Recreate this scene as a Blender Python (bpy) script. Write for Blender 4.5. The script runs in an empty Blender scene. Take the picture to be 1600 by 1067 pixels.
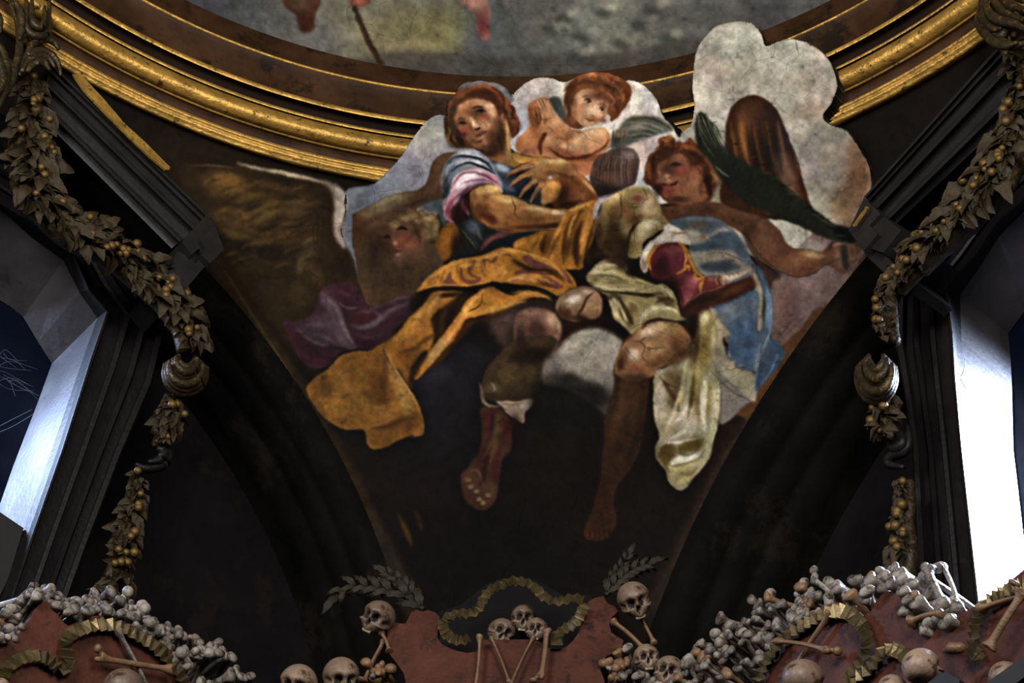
# Painted vault pendentive above an ossuary cornice, seen from the chapel floor.
import bpy, math, random
import numpy as np
from mathutils import Vector, Matrix
random.seed(11)
C = bpy.context.scene.collection
PI = math.pi
# ------------------------------------------------------------------ camera
F_PX, PITCH, ROLL = 2863.580, 0.756824, 0.125874
SC = 4.0
CX, CY, H1, R2, H2, YAW, HS, AL, AR = [v for v in (-0.216210, 1.017337, 2.519744, 1.086412, 2.319640, -0.204756, 1.258613, 1.160803, 1.163787)]
CX*=SC; CY*=SC; H1*=SC; R2*=SC; H2*=SC; HS*=SC; AL*=SC; AR*=SC; R1=SC
fw = Vector((0, math.cos(PITCH), math.sin(PITCH))); rt0 = Vector((1,0,0)); up0 = rt0.cross(fw)
rt = rt0*math.cos(ROLL)+up0*math.sin(ROLL); up = -rt0*math.sin(ROLL)+up0*math.cos(ROLL)
cd = bpy.data.cameras.new('camera'); cam = bpy.data.objects.new('camera', cd); C.objects.link(cam)
cam.matrix_world = Matrix((( rt.x, up.x, -fw.x, 0),(rt.y, up.y, -fw.y, 0),(rt.z, up.z, -fw.z, 0),(0,0,0,1)))
cd.sensor_width = 36; cd.lens = F_PX/1600*36; cd.clip_end = 200
bpy.context.scene.camera = cam
# ------------------------------------------------------------------ view, world, lamps
sc = bpy.context.scene
sc.view_settings.view_transform='Standard'; sc.view_settings.look='None'; sc.view_settings.gamma=1
sc.view_settings.use_curve_mapping=False; sc.view_settings.exposure=0.0
CEN = Vector((CX,CY,0))
def az(n): return Vector((math.cos(n),math.sin(n),0))
NL = az(PI*.75+YAW); NR = az(PI*.25+YAW); NC = az(PI*.5+YAW)
w = bpy.data.worlds.new('sky'); sc.world = w; w.use_nodes=True
bg = w.node_tree.nodes['Background']; bg.inputs[0].default_value=(.045,.10,.30,1); bg.inputs[1].default_value=.022
def area(name, loc, target, size, power, col, sy=None, spread=PI):
    l=bpy.data.lights.new(name,'AREA'); l.spread=spread; l.energy=power; l.color=col; l.size=size
    if sy: l.shape='RECTANGLE'; l.size_y=sy
    o=bpy.data.objects.new(name,l); C.objects.link(o); o.location=loc
    d=(Vector(target)-Vector(loc)); o.rotation_euler=d.to_track_quat('-Z','Y').to_euler(); return o
MID = CEN+NC*5.0+Vector((0,0,7.6))
# daylight of the chapel's other windows (behind and beside the viewer)
area('window_light_rear_left', CEN-NR*3.9+Vector((0,0,6.6))-NC*.5, MID, 2.6, 490, (1,.97,.92), 3.0)
area('window_light_rear_right', CEN-NL*3.9+Vector((0,0,6.6))-NC*.5, MID, 2.6, 490, (1,.96,.90), 3.0)
# ------------------------------------------------------------------ helpers
def ray(px,py): return (fw + rt*((px-800)/F_PX) + up*(-(py-533.5)/F_PX))
def on_plane(px,py,n,d):            # point of the plane n.(X-centre)=d seen at a pixel
    r=ray(px,py); return r*((d+n.dot(CEN))/n.dot(r))
def on_cyl(px,py,r):                # far hit with the upright cylinder of radius r about the centre
    q=ray(px,py); a=q.x*q.x+q.y*q.y; b=-2*(q.x*CX+q.y*CY); c=CX*CX+CY*CY-r*r
    return q*((-b+math.sqrt(b*b-4*a*c))/(2*a))
def project(P):                     # numpy (N,3) -> pixels
    z=P@np.array(fw); x=P@np.array(rt); y=P@np.array(up)
    return 800+F_PX*x/z, 533.5-F_PX*y/z
def px_list(s):
    v=[float(t) for t in s.replace(',',' ').split()]; return [(v[i],v[i+1]) for i in range(0,len(v),2)]
def new_mesh(name, verts, faces, smooth=True):
    me=bpy.data.meshes.new(name); me.from_pydata([tuple(v) for v in verts],[],faces)
    if smooth: me.polygons.foreach_set('use_smooth',[True]*len(me.polygons))
    me.update(); return me
def obj(name, me, mat=None, parent=None, label=None, cat=None, group=None, kind=None):
    o=bpy.data.objects.new(name,me); C.objects.link(o)
    if mat is not None and me is not None and len(me.materials)==0: me.materials.append(mat)
    if parent is not None: o.parent=parent
    if label: o['label']=label
    if cat: o['category']=cat
    if group: o['group']=group
    if kind: o['kind']=kind
    return o
def thing(name,label,cat,loc=(0,0,0),group=None):
    o=bpy.data.objects.new(name,None); C.objects.link(o); o.location=loc; o.empty_display_size=.05
    o['label']=label; o['category']=cat
    if group: o['group']=group
    return o
def rebase(me, loc):
    me.transform(Matrix.Translation(-Vector(loc)))
def catmull(P,n=6,closed=False):
    P=[Vector(p) for p in P]; out=[]
    Q=([P[-1]]+P+P[:2]) if closed else [P[0]*2-P[1]]+P+[P[-1]*2-P[-2]]
    for i in range(len(Q)-3):
        a,b,c,d=Q[i:i+4]
        for k in range(n):
            t=k/n; out.append(.5*(2*b+(c-a)*t+(2*a-5*b+4*c-d)*t*t+(3*b-a-3*c+d)*t**3))
    if not closed: out.append(P[-1])
    return out
class MB:
    def __init__(s): s.v=[];s.f=[];s.mi=[]
    def add(s,vs,fs,m=0):
        b=len(s.v); s.v+= [tuple(x) for x in vs]; s.f+=[tuple(i+b for i in f) for f in fs]; s.mi+=[m]*len(fs)
    def tube(s,P,R,seg=8,m=0,squash=None):
        P=[Vector(p) for p in P]; n=len(P)
        if not hasattr(R,'__len__'): R=[R]*n
        ref=Vector((.3,.2,.93)); vs=[]
        for i,p in enumerate(P):
            d=(P[min(i+1,n-1)]-P[max(i-1,0)]).normalized(); a=d.cross(ref).normalized(); b=d.cross(a)
            for k in range(seg):
                t=2*PI*k/seg; vs.append(p+a*math.cos(t)*R[i]+b*math.sin(t)*R[i])
        fs=[(i*seg+k,i*seg+(k+1)%seg,(i+1)*seg+(k+1)%seg,(i+1)*seg+k) for i in range(n-1) for k in range(seg)]
        fs+=[tuple(range(seg-1,-1,-1)),tuple((n-1)*seg+k for k in range(seg))]
        s.add(vs,fs,m)
    def ball(s,c,r,su=10,sv=7,m=0,ax=(1,1,1)):
        c=Vector(c); vs=[]
        for j in range(1,sv):
            t=PI*j/sv
            for i in range(su):
                p=2*PI*i/su; vs.append(c+Vector((ax[0]*math.sin(t)*math.cos(p),ax[1]*math.sin(t)*math.sin(p),ax[2]*math.cos(t)))*r)
        vs+= [c+Vector((0,0,ax[2]*r)),c-Vector((0,0,ax[2]*r))]
        fs=[(j*su+i,(j+1)*su+i,(j+1)*su+(i+1)%su,j*su+(i+1)%su) for j in range(sv-2) for i in range(su)]
        T=len(vs)-2; fs+=[(T,i,(i+1)%su) for i in range(su)]+[(T+1,(sv-2)*su+(i+1)%su,(sv-2)*su+i) for i in range(su)]
        s.add(vs,fs,m)
    def mesh(s,name,smooth=True):
        me=new_mesh(name,s.v,s.f,smooth); me.polygons.foreach_set('material_index',s.mi); return me
def grid_mesh(name, rows, closed=False, smooth=True):
    n=len(rows[0]); vs=[p for r in rows for p in r]; fs=[]
    for i in range(len(rows)-1):
        for k in range(n if closed else n-1):
            fs.append((i*n+k,i*n+(k+1)%n,(i+1)*n+(k+1)%n,(i+1)*n+k))
    return new_mesh(name,vs,fs,smooth)
def prism(name, poly, n, d, thick, smooth=False):   # pixel outline -> slab standing at plane d, its back at d+thick
    front=[on_plane(x,y,n,d) for x,y in poly]; back=[p+n*thick for p in front]; k=len(front)
    import mathutils
    tess=mathutils.geometry.tessellate_polygon([front])
    fs=[tuple(t) for t in tess]+[tuple(i+k for i in reversed(t)) for t in tess]+[(i,(i+1)%k,k+(i+1)%k,k+i) for i in range(k)]
    me=new_mesh(name,front+back,fs,False)
    import bmesh
    bm=bmesh.new(); bm.from_mesh(me); bmesh.ops.recalc_face_normals(bm,faces=bm.faces); bm.to_mesh(me); bm.free()
    return me
# ------------------------------------------------------------------ materials
def mat(name, base, rough=.6, metal=0, var=.25, scale=6, bump=.0, bscale=30, spots=None, spec=.3, streak=None, rnd=0):
    m=bpy.data.materials.new(name); m.use_nodes=True; nt=m.node_tree; b=nt.nodes['Principled BSDF']
    b.inputs['Roughness'].default_value=rough; b.inputs['Metallic'].default_value=metal; b.inputs['Specular IOR Level'].default_value=spec
    tc=nt.nodes.new('ShaderNodeTexCoord'); n1=nt.nodes.new('ShaderNodeTexNoise'); n1.inputs['Scale'].default_value=scale; n1.inputs['Detail'].default_value=8; n1.inputs['Roughness'].default_value=.65
    if streak:
        mp=nt.nodes.new('ShaderNodeMapping'); mp.inputs['Scale'].default_value=streak; nt.links.new(tc.outputs['Object'],mp.inputs[0]); nt.links.new(mp.outputs[0],n1.inputs[0])
    else: nt.links.new(tc.outputs['Object'],n1.inputs[0])
    cr=nt.nodes.new('ShaderNodeValToRGB'); c=base; e=cr.color_ramp.elements
    e[0].position=.3; e[1].position=.7
    e[0].color=tuple(x*(1-var) for x in c)+(1,); e[1].color=tuple(min(1,x*(1+var)) for x in c)+(1,)
    nt.links.new(n1.outputs[0],cr.inputs[0]); out=cr.outputs[0]
    if spots:
        n2=nt.nodes.new('ShaderNodeTexNoise'); n2.inputs['Scale'].default_value=spots[1]; n2.inputs['Detail'].default_value=10; n2.inputs['Roughness'].default_value=.75
        nt.links.new(tc.outputs['Object'],n2.inputs[0]); c2=nt.nodes.new('ShaderNodeValToRGB'); c2.color_ramp.elements[0].position=spots[2]; c2.color_ramp.elements[1].position=spots[2]+.08
        mx=nt.nodes.new('ShaderNodeMix'); mx.data_type='RGBA'; nt.links.new(n2.outputs[0],c2.inputs[0]); nt.links.new(c2.outputs[0],mx.inputs[0]); nt.links.new(out,mx.inputs[6]); mx.inputs[7].default_value=tuple(spots[0])+(1,); out=mx.outputs[2]
    if rnd:
        oi=nt.nodes.new('ShaderNodeObjectInfo'); rr=nt.nodes.new('ShaderNodeMapRange'); rr.inputs[3].default_value=1-rnd; rr.inputs[4].default_value=1+rnd*.5; nt.links.new(oi.outputs['Random'],rr.inputs[0])
        sv=nt.nodes.new('ShaderNodeVectorMath'); sv.operation='SCALE'; nt.links.new(out,sv.inputs[0]); nt.links.new(rr.outputs[0],sv.inputs[3]); out=sv.outputs[0]
    nt.links.new(out,b.inputs['Base Color'])
    if bump:
        n3=nt.nodes.new('ShaderNodeTexNoise'); n3.inputs['Scale'].default_value=bscale; n3.inputs['Detail'].default_value=6; nt.links.new(tc.outputs['Object'],n3.inputs[0])
        bp=nt.nodes.new('ShaderNodeBump'); bp.inputs['Strength'].default_value=bump; bp.inputs['Distance'].default_value=.02; nt.links.new(n3.outputs[0],bp.inputs['Height']); nt.links.new(bp.outputs[0],b.inputs['Normal'])
    return m
M={}
M['wall']=mat('dark_plaster',(.0060,.0052,.0056),.8,0,.55,1.6,.2,14,((.011,.008,.006),2.2,.53),.08)  # near-black plaster base with browner mottling
M['soffit']=mat('dark_streaked_plaster',(.0046,.0038,.0034),.8,0,.7,3,.2,20,((.014,.010,.007),1.3,.55),.12)
M['stucco']=mat('dark_bronzed_stucco',(.0060,.0048,.0053),.5,0,.4,5,.25,25,((.011,.0095,.009),7,.6),.22)
M['moulding']=mat('grey_brown_moulding',(.011,.0098,.0098),.5,0,.35,5,.2,25,((.024,.021,.017),9,.62),.3)
M['brown']=mat('brown_painted_band',(.036,.0165,.0075),.5,0,.5,3,.15,22,((.012,.007,.004),2.5,.52),.08)
M['darkband']=mat('dark_brown_recess',(.012,.007,.005),.85,0,.4,3,.15,22,spec=.05)
M['gold']=mat('worn_gold_leaf',(.46,.265,.055),.47,.62,.4,7,.45,30,((.05,.027,.010),16,.555),.5)
M['gilt']=mat('tarnished_gilt_glints',(.030,.020,.009),.45,.35,.7,22,.35,60,((.13,.078,.020),18,.55),.4)  # tarnished base, with gold glints painted in as random spots
M['giltberry']=mat('tarnished_gilt_berry',(.12,.072,.022),.4,.5,.4,14,.2,60)
M['ribbon']=mat('tin_gilt_ribbon',(.15,.115,.058),.36,.75,.6,9,.1,40,((.30,.29,.28),6,.60),.5)
M['board']=mat('red_brown_painted_board',(.062,.021,.014),.5,0,.5,4,.25,30,((.020,.010,.008),7,.54),.10)
M['edge']=mat('aperture_shade',(.004,.0035,.004),.7,0,.3,8,spec=.1)  # near-black colour that paints in the darkness of the central recess
M['bone']=mat('aged_bone_grey_white',(.22,.19,.165),.45,0,.5,20,.5,45,((.04,.026,.017),13,.50),.35,rnd=.45)
M['bonebrown']=mat('aged_bone_ochre_brown',(.17,.095,.05),.45,0,.45,10,.25,60,((.05,.025,.013),9,.54),.35,rnd=.3)
M['skull']=mat('skull_bone',(.21,.145,.105),.42,0,.35,12,.25,40,((.06,.03,.016),10,.53),.35,rnd=.45)
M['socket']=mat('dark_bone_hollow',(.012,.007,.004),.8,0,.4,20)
M['tooth']=mat('yellowed_tooth',(.34,.27,.16),.4)
M['reveal']=mat('whitewashed_reveal_plaster',(.060,.054,.058),.45,0,.45,2.5,.15,30,((.03,.027,.027),3,.56),.5)
M['spotwhite']=mat('white_plaster_chip',(.45,.43,.42),.8)
M['palm']=mat('dusty_acanthus_board',(.018,.0145,.009),.6,0,.5,9,.3,40,((.034,.027,.014),12,.55),.2)
M['iron']=mat('dark_window_sill_wood',(.012,.011,.011),.6)
def glass():
    m=bpy.data.materials.new('dusty_blue_glass'); m.use_nodes=True; nt=m.node_tree; nt.nodes.clear()
    o=nt.nodes.new('ShaderNodeOutputMaterial'); t=nt.nodes.new('ShaderNodeBsdfTransparent'); t.inputs[0].default_value=(.55,.62,.75,1)
    g=nt.nodes.new('ShaderNodeBsdfPrincipled'); g.inputs['Base Color'].default_value=(.007,.012,.030,1); g.inputs['Roughness'].default_value=.3
    n=nt.nodes.new('ShaderNodeTexNoise'); n.inputs['Scale'].default_value=1.6; n.inputs['Detail'].default_value=8; tc=nt.nodes.new('ShaderNodeTexCoord'); nt.links.new(tc.outputs['Object'],n.inputs[0])
    r=nt.nodes.new('ShaderNodeMapRange'); r.inputs[1].default_value=.3; r.inputs[2].default_value=.75; r.inputs[3].default_value=.12; r.inputs[4].default_value=.7; nt.links.new(n.outputs[0],r.inputs[0])
    x=nt.nodes.new('ShaderNodeMixShader'); nt.links.new(r.outputs[0],x.inputs[0]); nt.links.new(t.outputs[0],x.inputs[1]); nt.links.new(g.outputs[0],x.inputs[2]); nt.links.new(x.outputs[0],o.inputs[0]); return m
M['glass']=glass()
def web():
    m=bpy.data.materials.new('cobweb_thread'); m.use_nodes=True; b=m.node_tree.nodes['Principled BSDF']; b.inputs['Base Color'].default_value=(.10,.13,.18,1); b.inputs['Roughness'].default_value=.6; return m
M['web']=web()
def fresco_mat():
    m=bpy.data.materials.new('fresco_paint'); m.use_nodes=True; nt=m.node_tree; b=nt.nodes['Principled BSDF']; b.inputs['Roughness'].default_value=.8; b.inputs['Specular IOR Level'].default_value=.06
    a=nt.nodes.new('ShaderNodeVertexColor'); a.layer_name='paint'; tc=nt.nodes.new('ShaderNodeTexCoord')
    nz=nt.nodes.new('ShaderNodeTexNoise'); nz.inputs['Scale'].default_value=3; nz.inputs['Detail'].default_value=4; nt.links.new(tc.outputs['Object'],nz.inputs[0])
    mx=nt.nodes.new('ShaderNodeMix'); mx.data_type='RGBA'; mx.inputs[0].default_value=.12; nt.links.new(tc.outputs['Object'],mx.inputs[6]); nt.links.new(nz.outputs[1],mx.inputs[7])
    v=nt.nodes.new('ShaderNodeTexVoronoi'); v.feature='DISTANCE_TO_EDGE'; v.inputs['Scale'].default_value=4.2; nt.links.new(mx.outputs[2],v.inputs[0])
    r=nt.nodes.new('ShaderNodeMapRange'); r.inputs[1].default_value=.003; r.inputs[2].default_value=.010; r.inputs[3].default_value=.6; r.inputs[4].default_value=1; nt.links.new(v.outputs[0],r.inputs[0])
    n2=nt.nodes.new('ShaderNodeTexNoise'); n2.inputs['Scale'].default_value=.9; n2.inputs['Detail'].default_value=3; nt.links.new(tc.outputs['Object'],n2.inputs[0])
    r2=nt.nodes.new('ShaderNodeMapRange'); r2.inputs[1].default_value=.5; r2.inputs[2].default_value=.62; nt.links.new(n2.outputs[0],r2.inputs[0])
    m2=nt.nodes.new('ShaderNodeMix'); m2.data_type='FLOAT'; nt.links.new(r2.outputs[0],m2.inputs[0]); m2.inputs[2].default_value=1; nt.links.new(r.outputs[0],m2.inputs[3])
    n4=nt.nodes.new('ShaderNodeTexNoise'); n4.inputs['Scale'].default_value=55; n4.inputs['Detail'].default_value=6; n4.inputs['Roughness'].default_value=.8; nt.links.new(tc.outputs['Object'],n4.inputs[0])
    r4=nt.nodes.new('ShaderNodeMapRange'); r4.inputs[1].default_value=.3; r4.inputs[2].default_value=.7; r4.inputs[3].default_value=.86; r4.inputs[4].default_value=1.12; nt.links.new(n4.outputs[0],r4.inputs[0])
    k=nt.nodes.new('ShaderNodeMath'); k.operation='MULTIPLY'; nt.links.new(m2.outputs[0],k.inputs[0]); nt.links.new(r4.outputs[0],k.inputs[1])
    s=nt.nodes.new('ShaderNodeVectorMath'); s.operation='SCALE'; nt.links.new(a.outputs[0],s.inputs[0]); nt.links.new(k.outputs[0],s.inputs[3]); nt.links.new(s.outputs[0],b.inputs['Base Color'])
    bp=nt.nodes.new('ShaderNodeBump'); bp.inputs['Strength'].default_value=.12; bp.inputs['Distance'].default_value=.01; nt.links.new(k.outputs[0],bp.inputs['Height']); nt.links.new(bp.outputs[0],b.inputs['Normal'])
    return m
M['fresco']=fresco_mat()
# ---- painter
W,H=1600,1067
class Painter:
    def __init__(s,base):
        s.c=np.zeros((H,W,3),np.float32); s.c[:]=s.col(base); s.o=np.zeros((H,W),np.uint8); s.reg={}; s.t=(0,0,1.0)
        s.rng=np.random.default_rng(7)
    def col(s,h): return np.array([int(h[i:i+2],16)/255 for i in (0,2,4)],np.float32)
    def V(s,x,y,k): s.t=(x,y,k)
    def pts(s,p):
        a=np.array([float(v) for v in p.replace(',',' ').split()]).reshape(-1,2)
        return a/s.t[2]+np.array(s.t[:2])
    def spl(s,a,closed,n=6):
        if closed: b=np.vstack([a[-1:],a,a[:2]])
        else: b=np.vstack([2*a[0]-a[1],a,2*a[-1]-a[-2]])
        out=[]
        t=np.linspace(0,1,n,endpoint=False)[:,None]
        for i in range(len(b)-3):
            p0,p1,p2,p3=b[i:i+4]
            out.append(.5*(2*p1+(p2-p0)*t+(2*p0-5*p1+4*p2-p3)*t*t+(3*p1-p0-3*p2+p3)*t**3))
        if not closed: out.append(a[-1:])
        return np.vstack(out)
    def raster(s,poly,pad):
        x0=max(0,int(poly[:,0].min()-pad)-1);x1=min(W,int(poly[:,0].max()+pad)+3)
        y0=max(0,int(poly[:,1].min()-pad)-1);y1=min(H,int(poly[:,1].max()+pad)+3)
        if x1-x0<2 or y1-y0<2: return None
        SS=3; w=x1-x0; h=(y1-y0)*SS; acc=np.zeros((h,w+2),np.float32)
        A=poly;B=np.roll(poly,-1,0)
        for (ax,ay),(bx,by) in zip(A,B):
            ay=(ay-y0)*SS;by=(by-y0)*SS
            if ay==by: continue
            sg=1
            if ay>by: ax,ay,bx,by,sg=bx,by,ax,ay,-1
            r0=max(0,int(np.ceil(ay-.5)));r1=min(h,int(np.ceil(by-.5)))
            if r1<=r0: continue
            ys=np.arange(r0,r1); xs=ax+(ys+.5-ay)*(bx-ax)/(by-ay)-x0
            xs=np.clip(xs,0,w); i=xs.astype(int); f=xs-i
            np.add.at(acc,(ys,i),sg*(1-f)); np.add.at(acc,(ys,np.minimum(i+1,w+1)),sg*f)
        m=np.clip(np.abs(np.cumsum(acc,1)[:,:w]),0,1).reshape(y1-y0,SS,w).mean(1)
        return m,x0,y0
    def blur(s,m,r):
        if r<.4: return m
        for ax in (0,1):
            k=int(np.ceil(r*2.5)); t=np.arange(-k,k+1); g=np.exp(-.5*(t/r)**2); g/=g.sum()
            pad=[(0,0),(0,0)]; pad[ax]=(k,k); p=np.pad(m,pad)
            o=np.zeros_like(m)
            for j,gv in enumerate(g):
                sl=[slice(None)]*2; sl[ax]=slice(j,j+m.shape[ax]); o+=gv*p[tuple(sl)]
            m=o
        return m
    def put(s,m,x0,y0,col,op,clip,name,own,hard=None):
        h,w=m.shape; sl=(slice(y0,y0+h),slice(x0,x0+w))
        if clip:
            m=m*s.reg[clip][sl]
        if name:
            R=np.zeros((H,W),np.float32);R[sl]=m;s.reg[name]=R
        if own is not None: s.o[sl][m>.5]=own
        a=(m*op)[...,None]
        if col is not None: s.c[sl]=s.c[sl]*(1-a)+s.col(col)*a
    def P(s,col,p,soft=.8,op=1,clip=None,name=None,own=None,k=0):
        a=s.pts(p)
        if not k: a=s.spl(a,True)
        r=s.raster(a,soft*3)
        if r is None: return
        s.put(s.blur(r[0],soft),r[1],r[2],col,op,clip,name,own)
    def S(s,col,p,w,soft=.8,op=1,clip=None,taper=1,name=None,own=None):
        # w in photo px (scaled by nothing)
        a=s.spl(s.pts(p),False); d=np.gradient(a,axis=0); d/=np.linalg.norm(d,axis=1)[:,None]+1e-9
        t=np.linspace(0,1,len(a)); ww=w*.5*(np.sin(np.pi*np.clip(t,.02,.98))**.6 if taper==1 else (1-t*.85 if taper==2 else np.ones_like(t)))
        n=np.stack([-d[:,1],d[:,0]],1)*ww[:,None]
        r=s.raster(np.vstack([a+n,(a-n)[::-1]]),soft*3)
        if r is None: return
        s.put(s.blur(r[0],soft),r[1],r[2],col,op,clip,name,own)
    def G(s,col,cx,cy,rx,ry,ang=0,op=1,clip=None):
        cx=cx/s.t[2]+s.t[0];cy=cy/s.t[2]+s.t[1];rx=rx/s.t[2];ry=ry/s.t[2];R=max(rx,ry)*2.4
        x0=max(0,int(cx-R));x1=min(W,int(cx+R)+1);y0=max(0,int(cy-R));y1=min(H,int(cy+R)+1)
        if x1<=x0 or y1<=y0: return
        yy,xx=np.mgrid[y0:y1,x0:x1]; xx=xx-cx;yy=yy-cy; t=np.radians(ang)
        u=(xx*np.cos(t)+yy*np.sin(t))/rx; v=(-xx*np.sin(t)+yy*np.cos(t))/ry
        s.put(np.exp(-(u*u+v*v)**1.5*.8).astype(np.float32),x0,y0,col,op,clip,None,None)
    def noise(s,sc,seed):
        r=np.random.default_rng(seed); h=int(H/sc)+3;w=int(W/sc)+3; g=r.random((h,w)).astype(np.float32)
        y=np.arange(H)/sc;x=np.arange(W)/sc; yi=y.astype(int);xi=x.astype(int); fy=(y-yi);fx=(x-xi); fy=fy*fy*(3-2*fy);fx=fx*fx*(3-2*fx)
        a=g[yi][:,xi]*(1-fx)+g[yi][:,xi+1]*fx; b=g[yi+1][:,xi]*(1-fx)+g[yi+1][:,xi+1]*fx
        return a*(1-fy)[:,None]+b*fy[:,None]
Q=Painter('17110e')
P,S,G,V=Q.P,Q.S,Q.G,Q.V
# ---- ground tones of the vault painting
V(0,0,1)
G('24180e',420,330,200,120,20,.9); G('2b1c10',320,300,120,60,40,.7); G('1d1613',620,760,130,110,0,.7)
G('100d0e',760,880,220,90,0,.8); G('131014',700,640,120,110,0,.9); G('2a1c14',1180,660,60,140,25,.8); G('191413',1010,830,120,80,0,.7)
# left border band
S('2e2212','335 400 425 540 500 660 560 770 610 880 650 960',26,4,.9,taper=0)
S('4a3a22','340 405 428 545 500 668 548 765 590 850',4,1.2,.7)
S('352210','350 385 430 490 500 590',26,6,.8)
S('5a3f10','437 462 450 480 468 505',8,1.5,.8); S('4c3a10','560 480 420 455',1,1,.01)
S('2c2620','560 790 600 860 650 950',30,7,.7); S('4a3510','622 803 635 830 645 855',8,2,.7); S('4a3510','648 797 655 812 660 830',7,2,.6)
S('333029','530 740 575 815 640 940',3,1,.7)
# right border band (ochre -> dark)
P('5a3d1c','1335 365 1362 385 1310 470 1260 555 1205 640 1150 740 1090 850 1040 930 1010 950 1060 860 1120 730 1165 660 1150 640 1200 560 1262 470 1310 420',2)
P('2a2019','1195 625 1210 640 1150 745 1090 850 1035 945 1000 960 1050 860 1110 740 1160 665',5,.9)
S('3b342c','1175 690 1120 790 1070 880 1010 990',10,4,.7)
# ---- clouds behind
V(300,0,3.2)
P('7d7e84','900 925 1000 835 1060 760 1105 690 1180 600 1260 575 1330 640 1420 760 1330 900 1250 1040 1100 1250 900 1440 770 1500 700 1300 760 1040 780 950',1,name='cl1',own=1)
G('9a948e',1180,720,110,130,30,.8,'cl1'); G('a09a92',1120,640,60,40,0,.5,'cl1'); G('6a6f7e',1000,880,150,60,-30,.8,'cl1'); G('5c6069',850,1150,110,200,0,.8,'cl1')
G('858894',1050,900,70,50,0,.6,'cl1'); G('8e887e',1230,640,60,40,0,.5,'cl1')
V(780,0,3.2)
# white cloud behind cherub
P('b9aca4','60 500 100 440 170 395 250 388 330 410 420 380 600 400 680 405 740 440 790 500 820 580 870 640 905 690 960 640 1060 600 1040 800 900 1000 600 1000 300 800 80 760 40 650',1,name='cl2',own=1)
G('cfc6c0',700,480,120,90,30,.9,'cl2'); G('c8bfb8',200,450,130,60,0,.8,'cl2'); G('a8897a',220,520,80,50,0,.6,'cl2'); G('8d8f98',100,640,60,90,0,.8,'cl2'); G('b4a296',700,780,90,80,0,.7,'cl2')
G('cabfb6',600,640,70,50,0,.7,'cl2');G('9ea0a4',720,900,60,60,0,.6,'cl2')
S('7d746a','60 520 110 435 180 395 260 390 330 415',2,.8,.6); S('6b6258','600 400 690 405 750 450 800 520 825 590 880 650',2,.8,.7)
# big right cloud
P('a29b8c','905 690 960 620 975 520 965 440 975 330 985 260 1010 210 1070 140 1130 115 1200 105 1260 115 1310 165 1335 230 1400 205 1460 195 1530 210 1590 240 1650 300 1680 370 1690 440 1660 520 1620 580 1650 620 1740 660 1800 740 1850 830 1860 920 1840 1010 1800 1080 1770 1140 1760 1160 1700 1300 1500 1400 1300 1300 1000 1100 900 900',1,name='cl3',own=1)
G('b7b3a6',1180,200,140,90,0,1,'cl3'); G('b3ac9e',1450,330,150,120,0,.8,'cl3'); G('93846e',1500,400,90,60,0,.5,'cl3'); G('b0aa9e',1060,480,90,140,0,.8,'cl3')
G('8f8574',1230,360,130,90,20,.5,'cl3'); G('a59483',1060,340,60,60,0,.5,'cl3'); G('8c7a66',1560,560,100,60,0,.6,'cl3'); G('a0968c',1120,560,80,50,0,.6,'cl3')
G('857a6e',1680,800,130,170,0,.7,'cl3'); G('8e8682',1560,760,60,120,0,.6,'cl3'); G('6e4c34',1800,900,80,170,10,.9,'cl3'); G('7a5a42',1730,1030,80,90,0,.8,'cl3'); G('9a948a',1600,720,70,60,0,.7,'cl3')
G('6a4a30',1790,740,50,60,0,.5,'cl3'); G('5a4028',1760,1140,60,60,0,.7,'cl3'); G('746b5c',1670,420,50,90,0,.6,'cl3')
P('b0ab9e','1450 645 1465 605 1500 595 1540 610 1550 645 1520 670 1470 670',2,.8)
S('6e6555','985 320 990 255 1015 205 1070 145 1130 118 1200 106 1262 118 1310 170 1335 230',2,.8,.7); S('6e6046','1335 230 1400 206 1470 195 1550 220 1620 270 1670 340 1690 430',2,.8,.6)
S('5c5040','1480 195 1490 235 1500 270',2,.7,.7)
# pale mauve cloud lower right
V(1100,380,4.104)
P('6a5550','430 290 470 180 560 90 700 -60 800 -70 880 0 1010 20 1030 60 900 270 830 350 740 430 700 440 640 530 560 610 500 660 440 620 430 500',1,name='cl4',own=1)
G('7c6862',700,240,140,90,-30,.8,'cl4'); G('63473e',560,420,80,150,0,.7,'cl4'); G('6e5b5a',640,420,70,80,0,.7,'cl4'); G('76625c',800,230,60,50,0,.5,'cl4'); G('55403a',480,600,60,50,0,.6,'cl4')
G('8a827a',660,30,110,60,0,.9,'cl4')
S('3a2c28','560 500 520 560 470 610',2,1,.7); S('453430','480 590 530 640',1.5,.7,.6); S('4a3832','600 520 640 480 690 440',1.5,.7,.6)
P('503420','500 665 640 530 700 440 760 410 770 440 640 600 560 700 380 990 250 1100 220 1060 260 960 320 1000 420 900 520 720',2,.9)
# base under everything that stands over the cornice, so the cut-out has no gaps
V(0,0,1)
P(None,'600 292 660 230 700 190 760 168 840 165 960 190 1050 190 1090 230 1150 250 1250 240 1330 260 1330 330 1250 345 1180 410 900 420 700 410 570 400 560 330',1,own=1,k=1)
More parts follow.
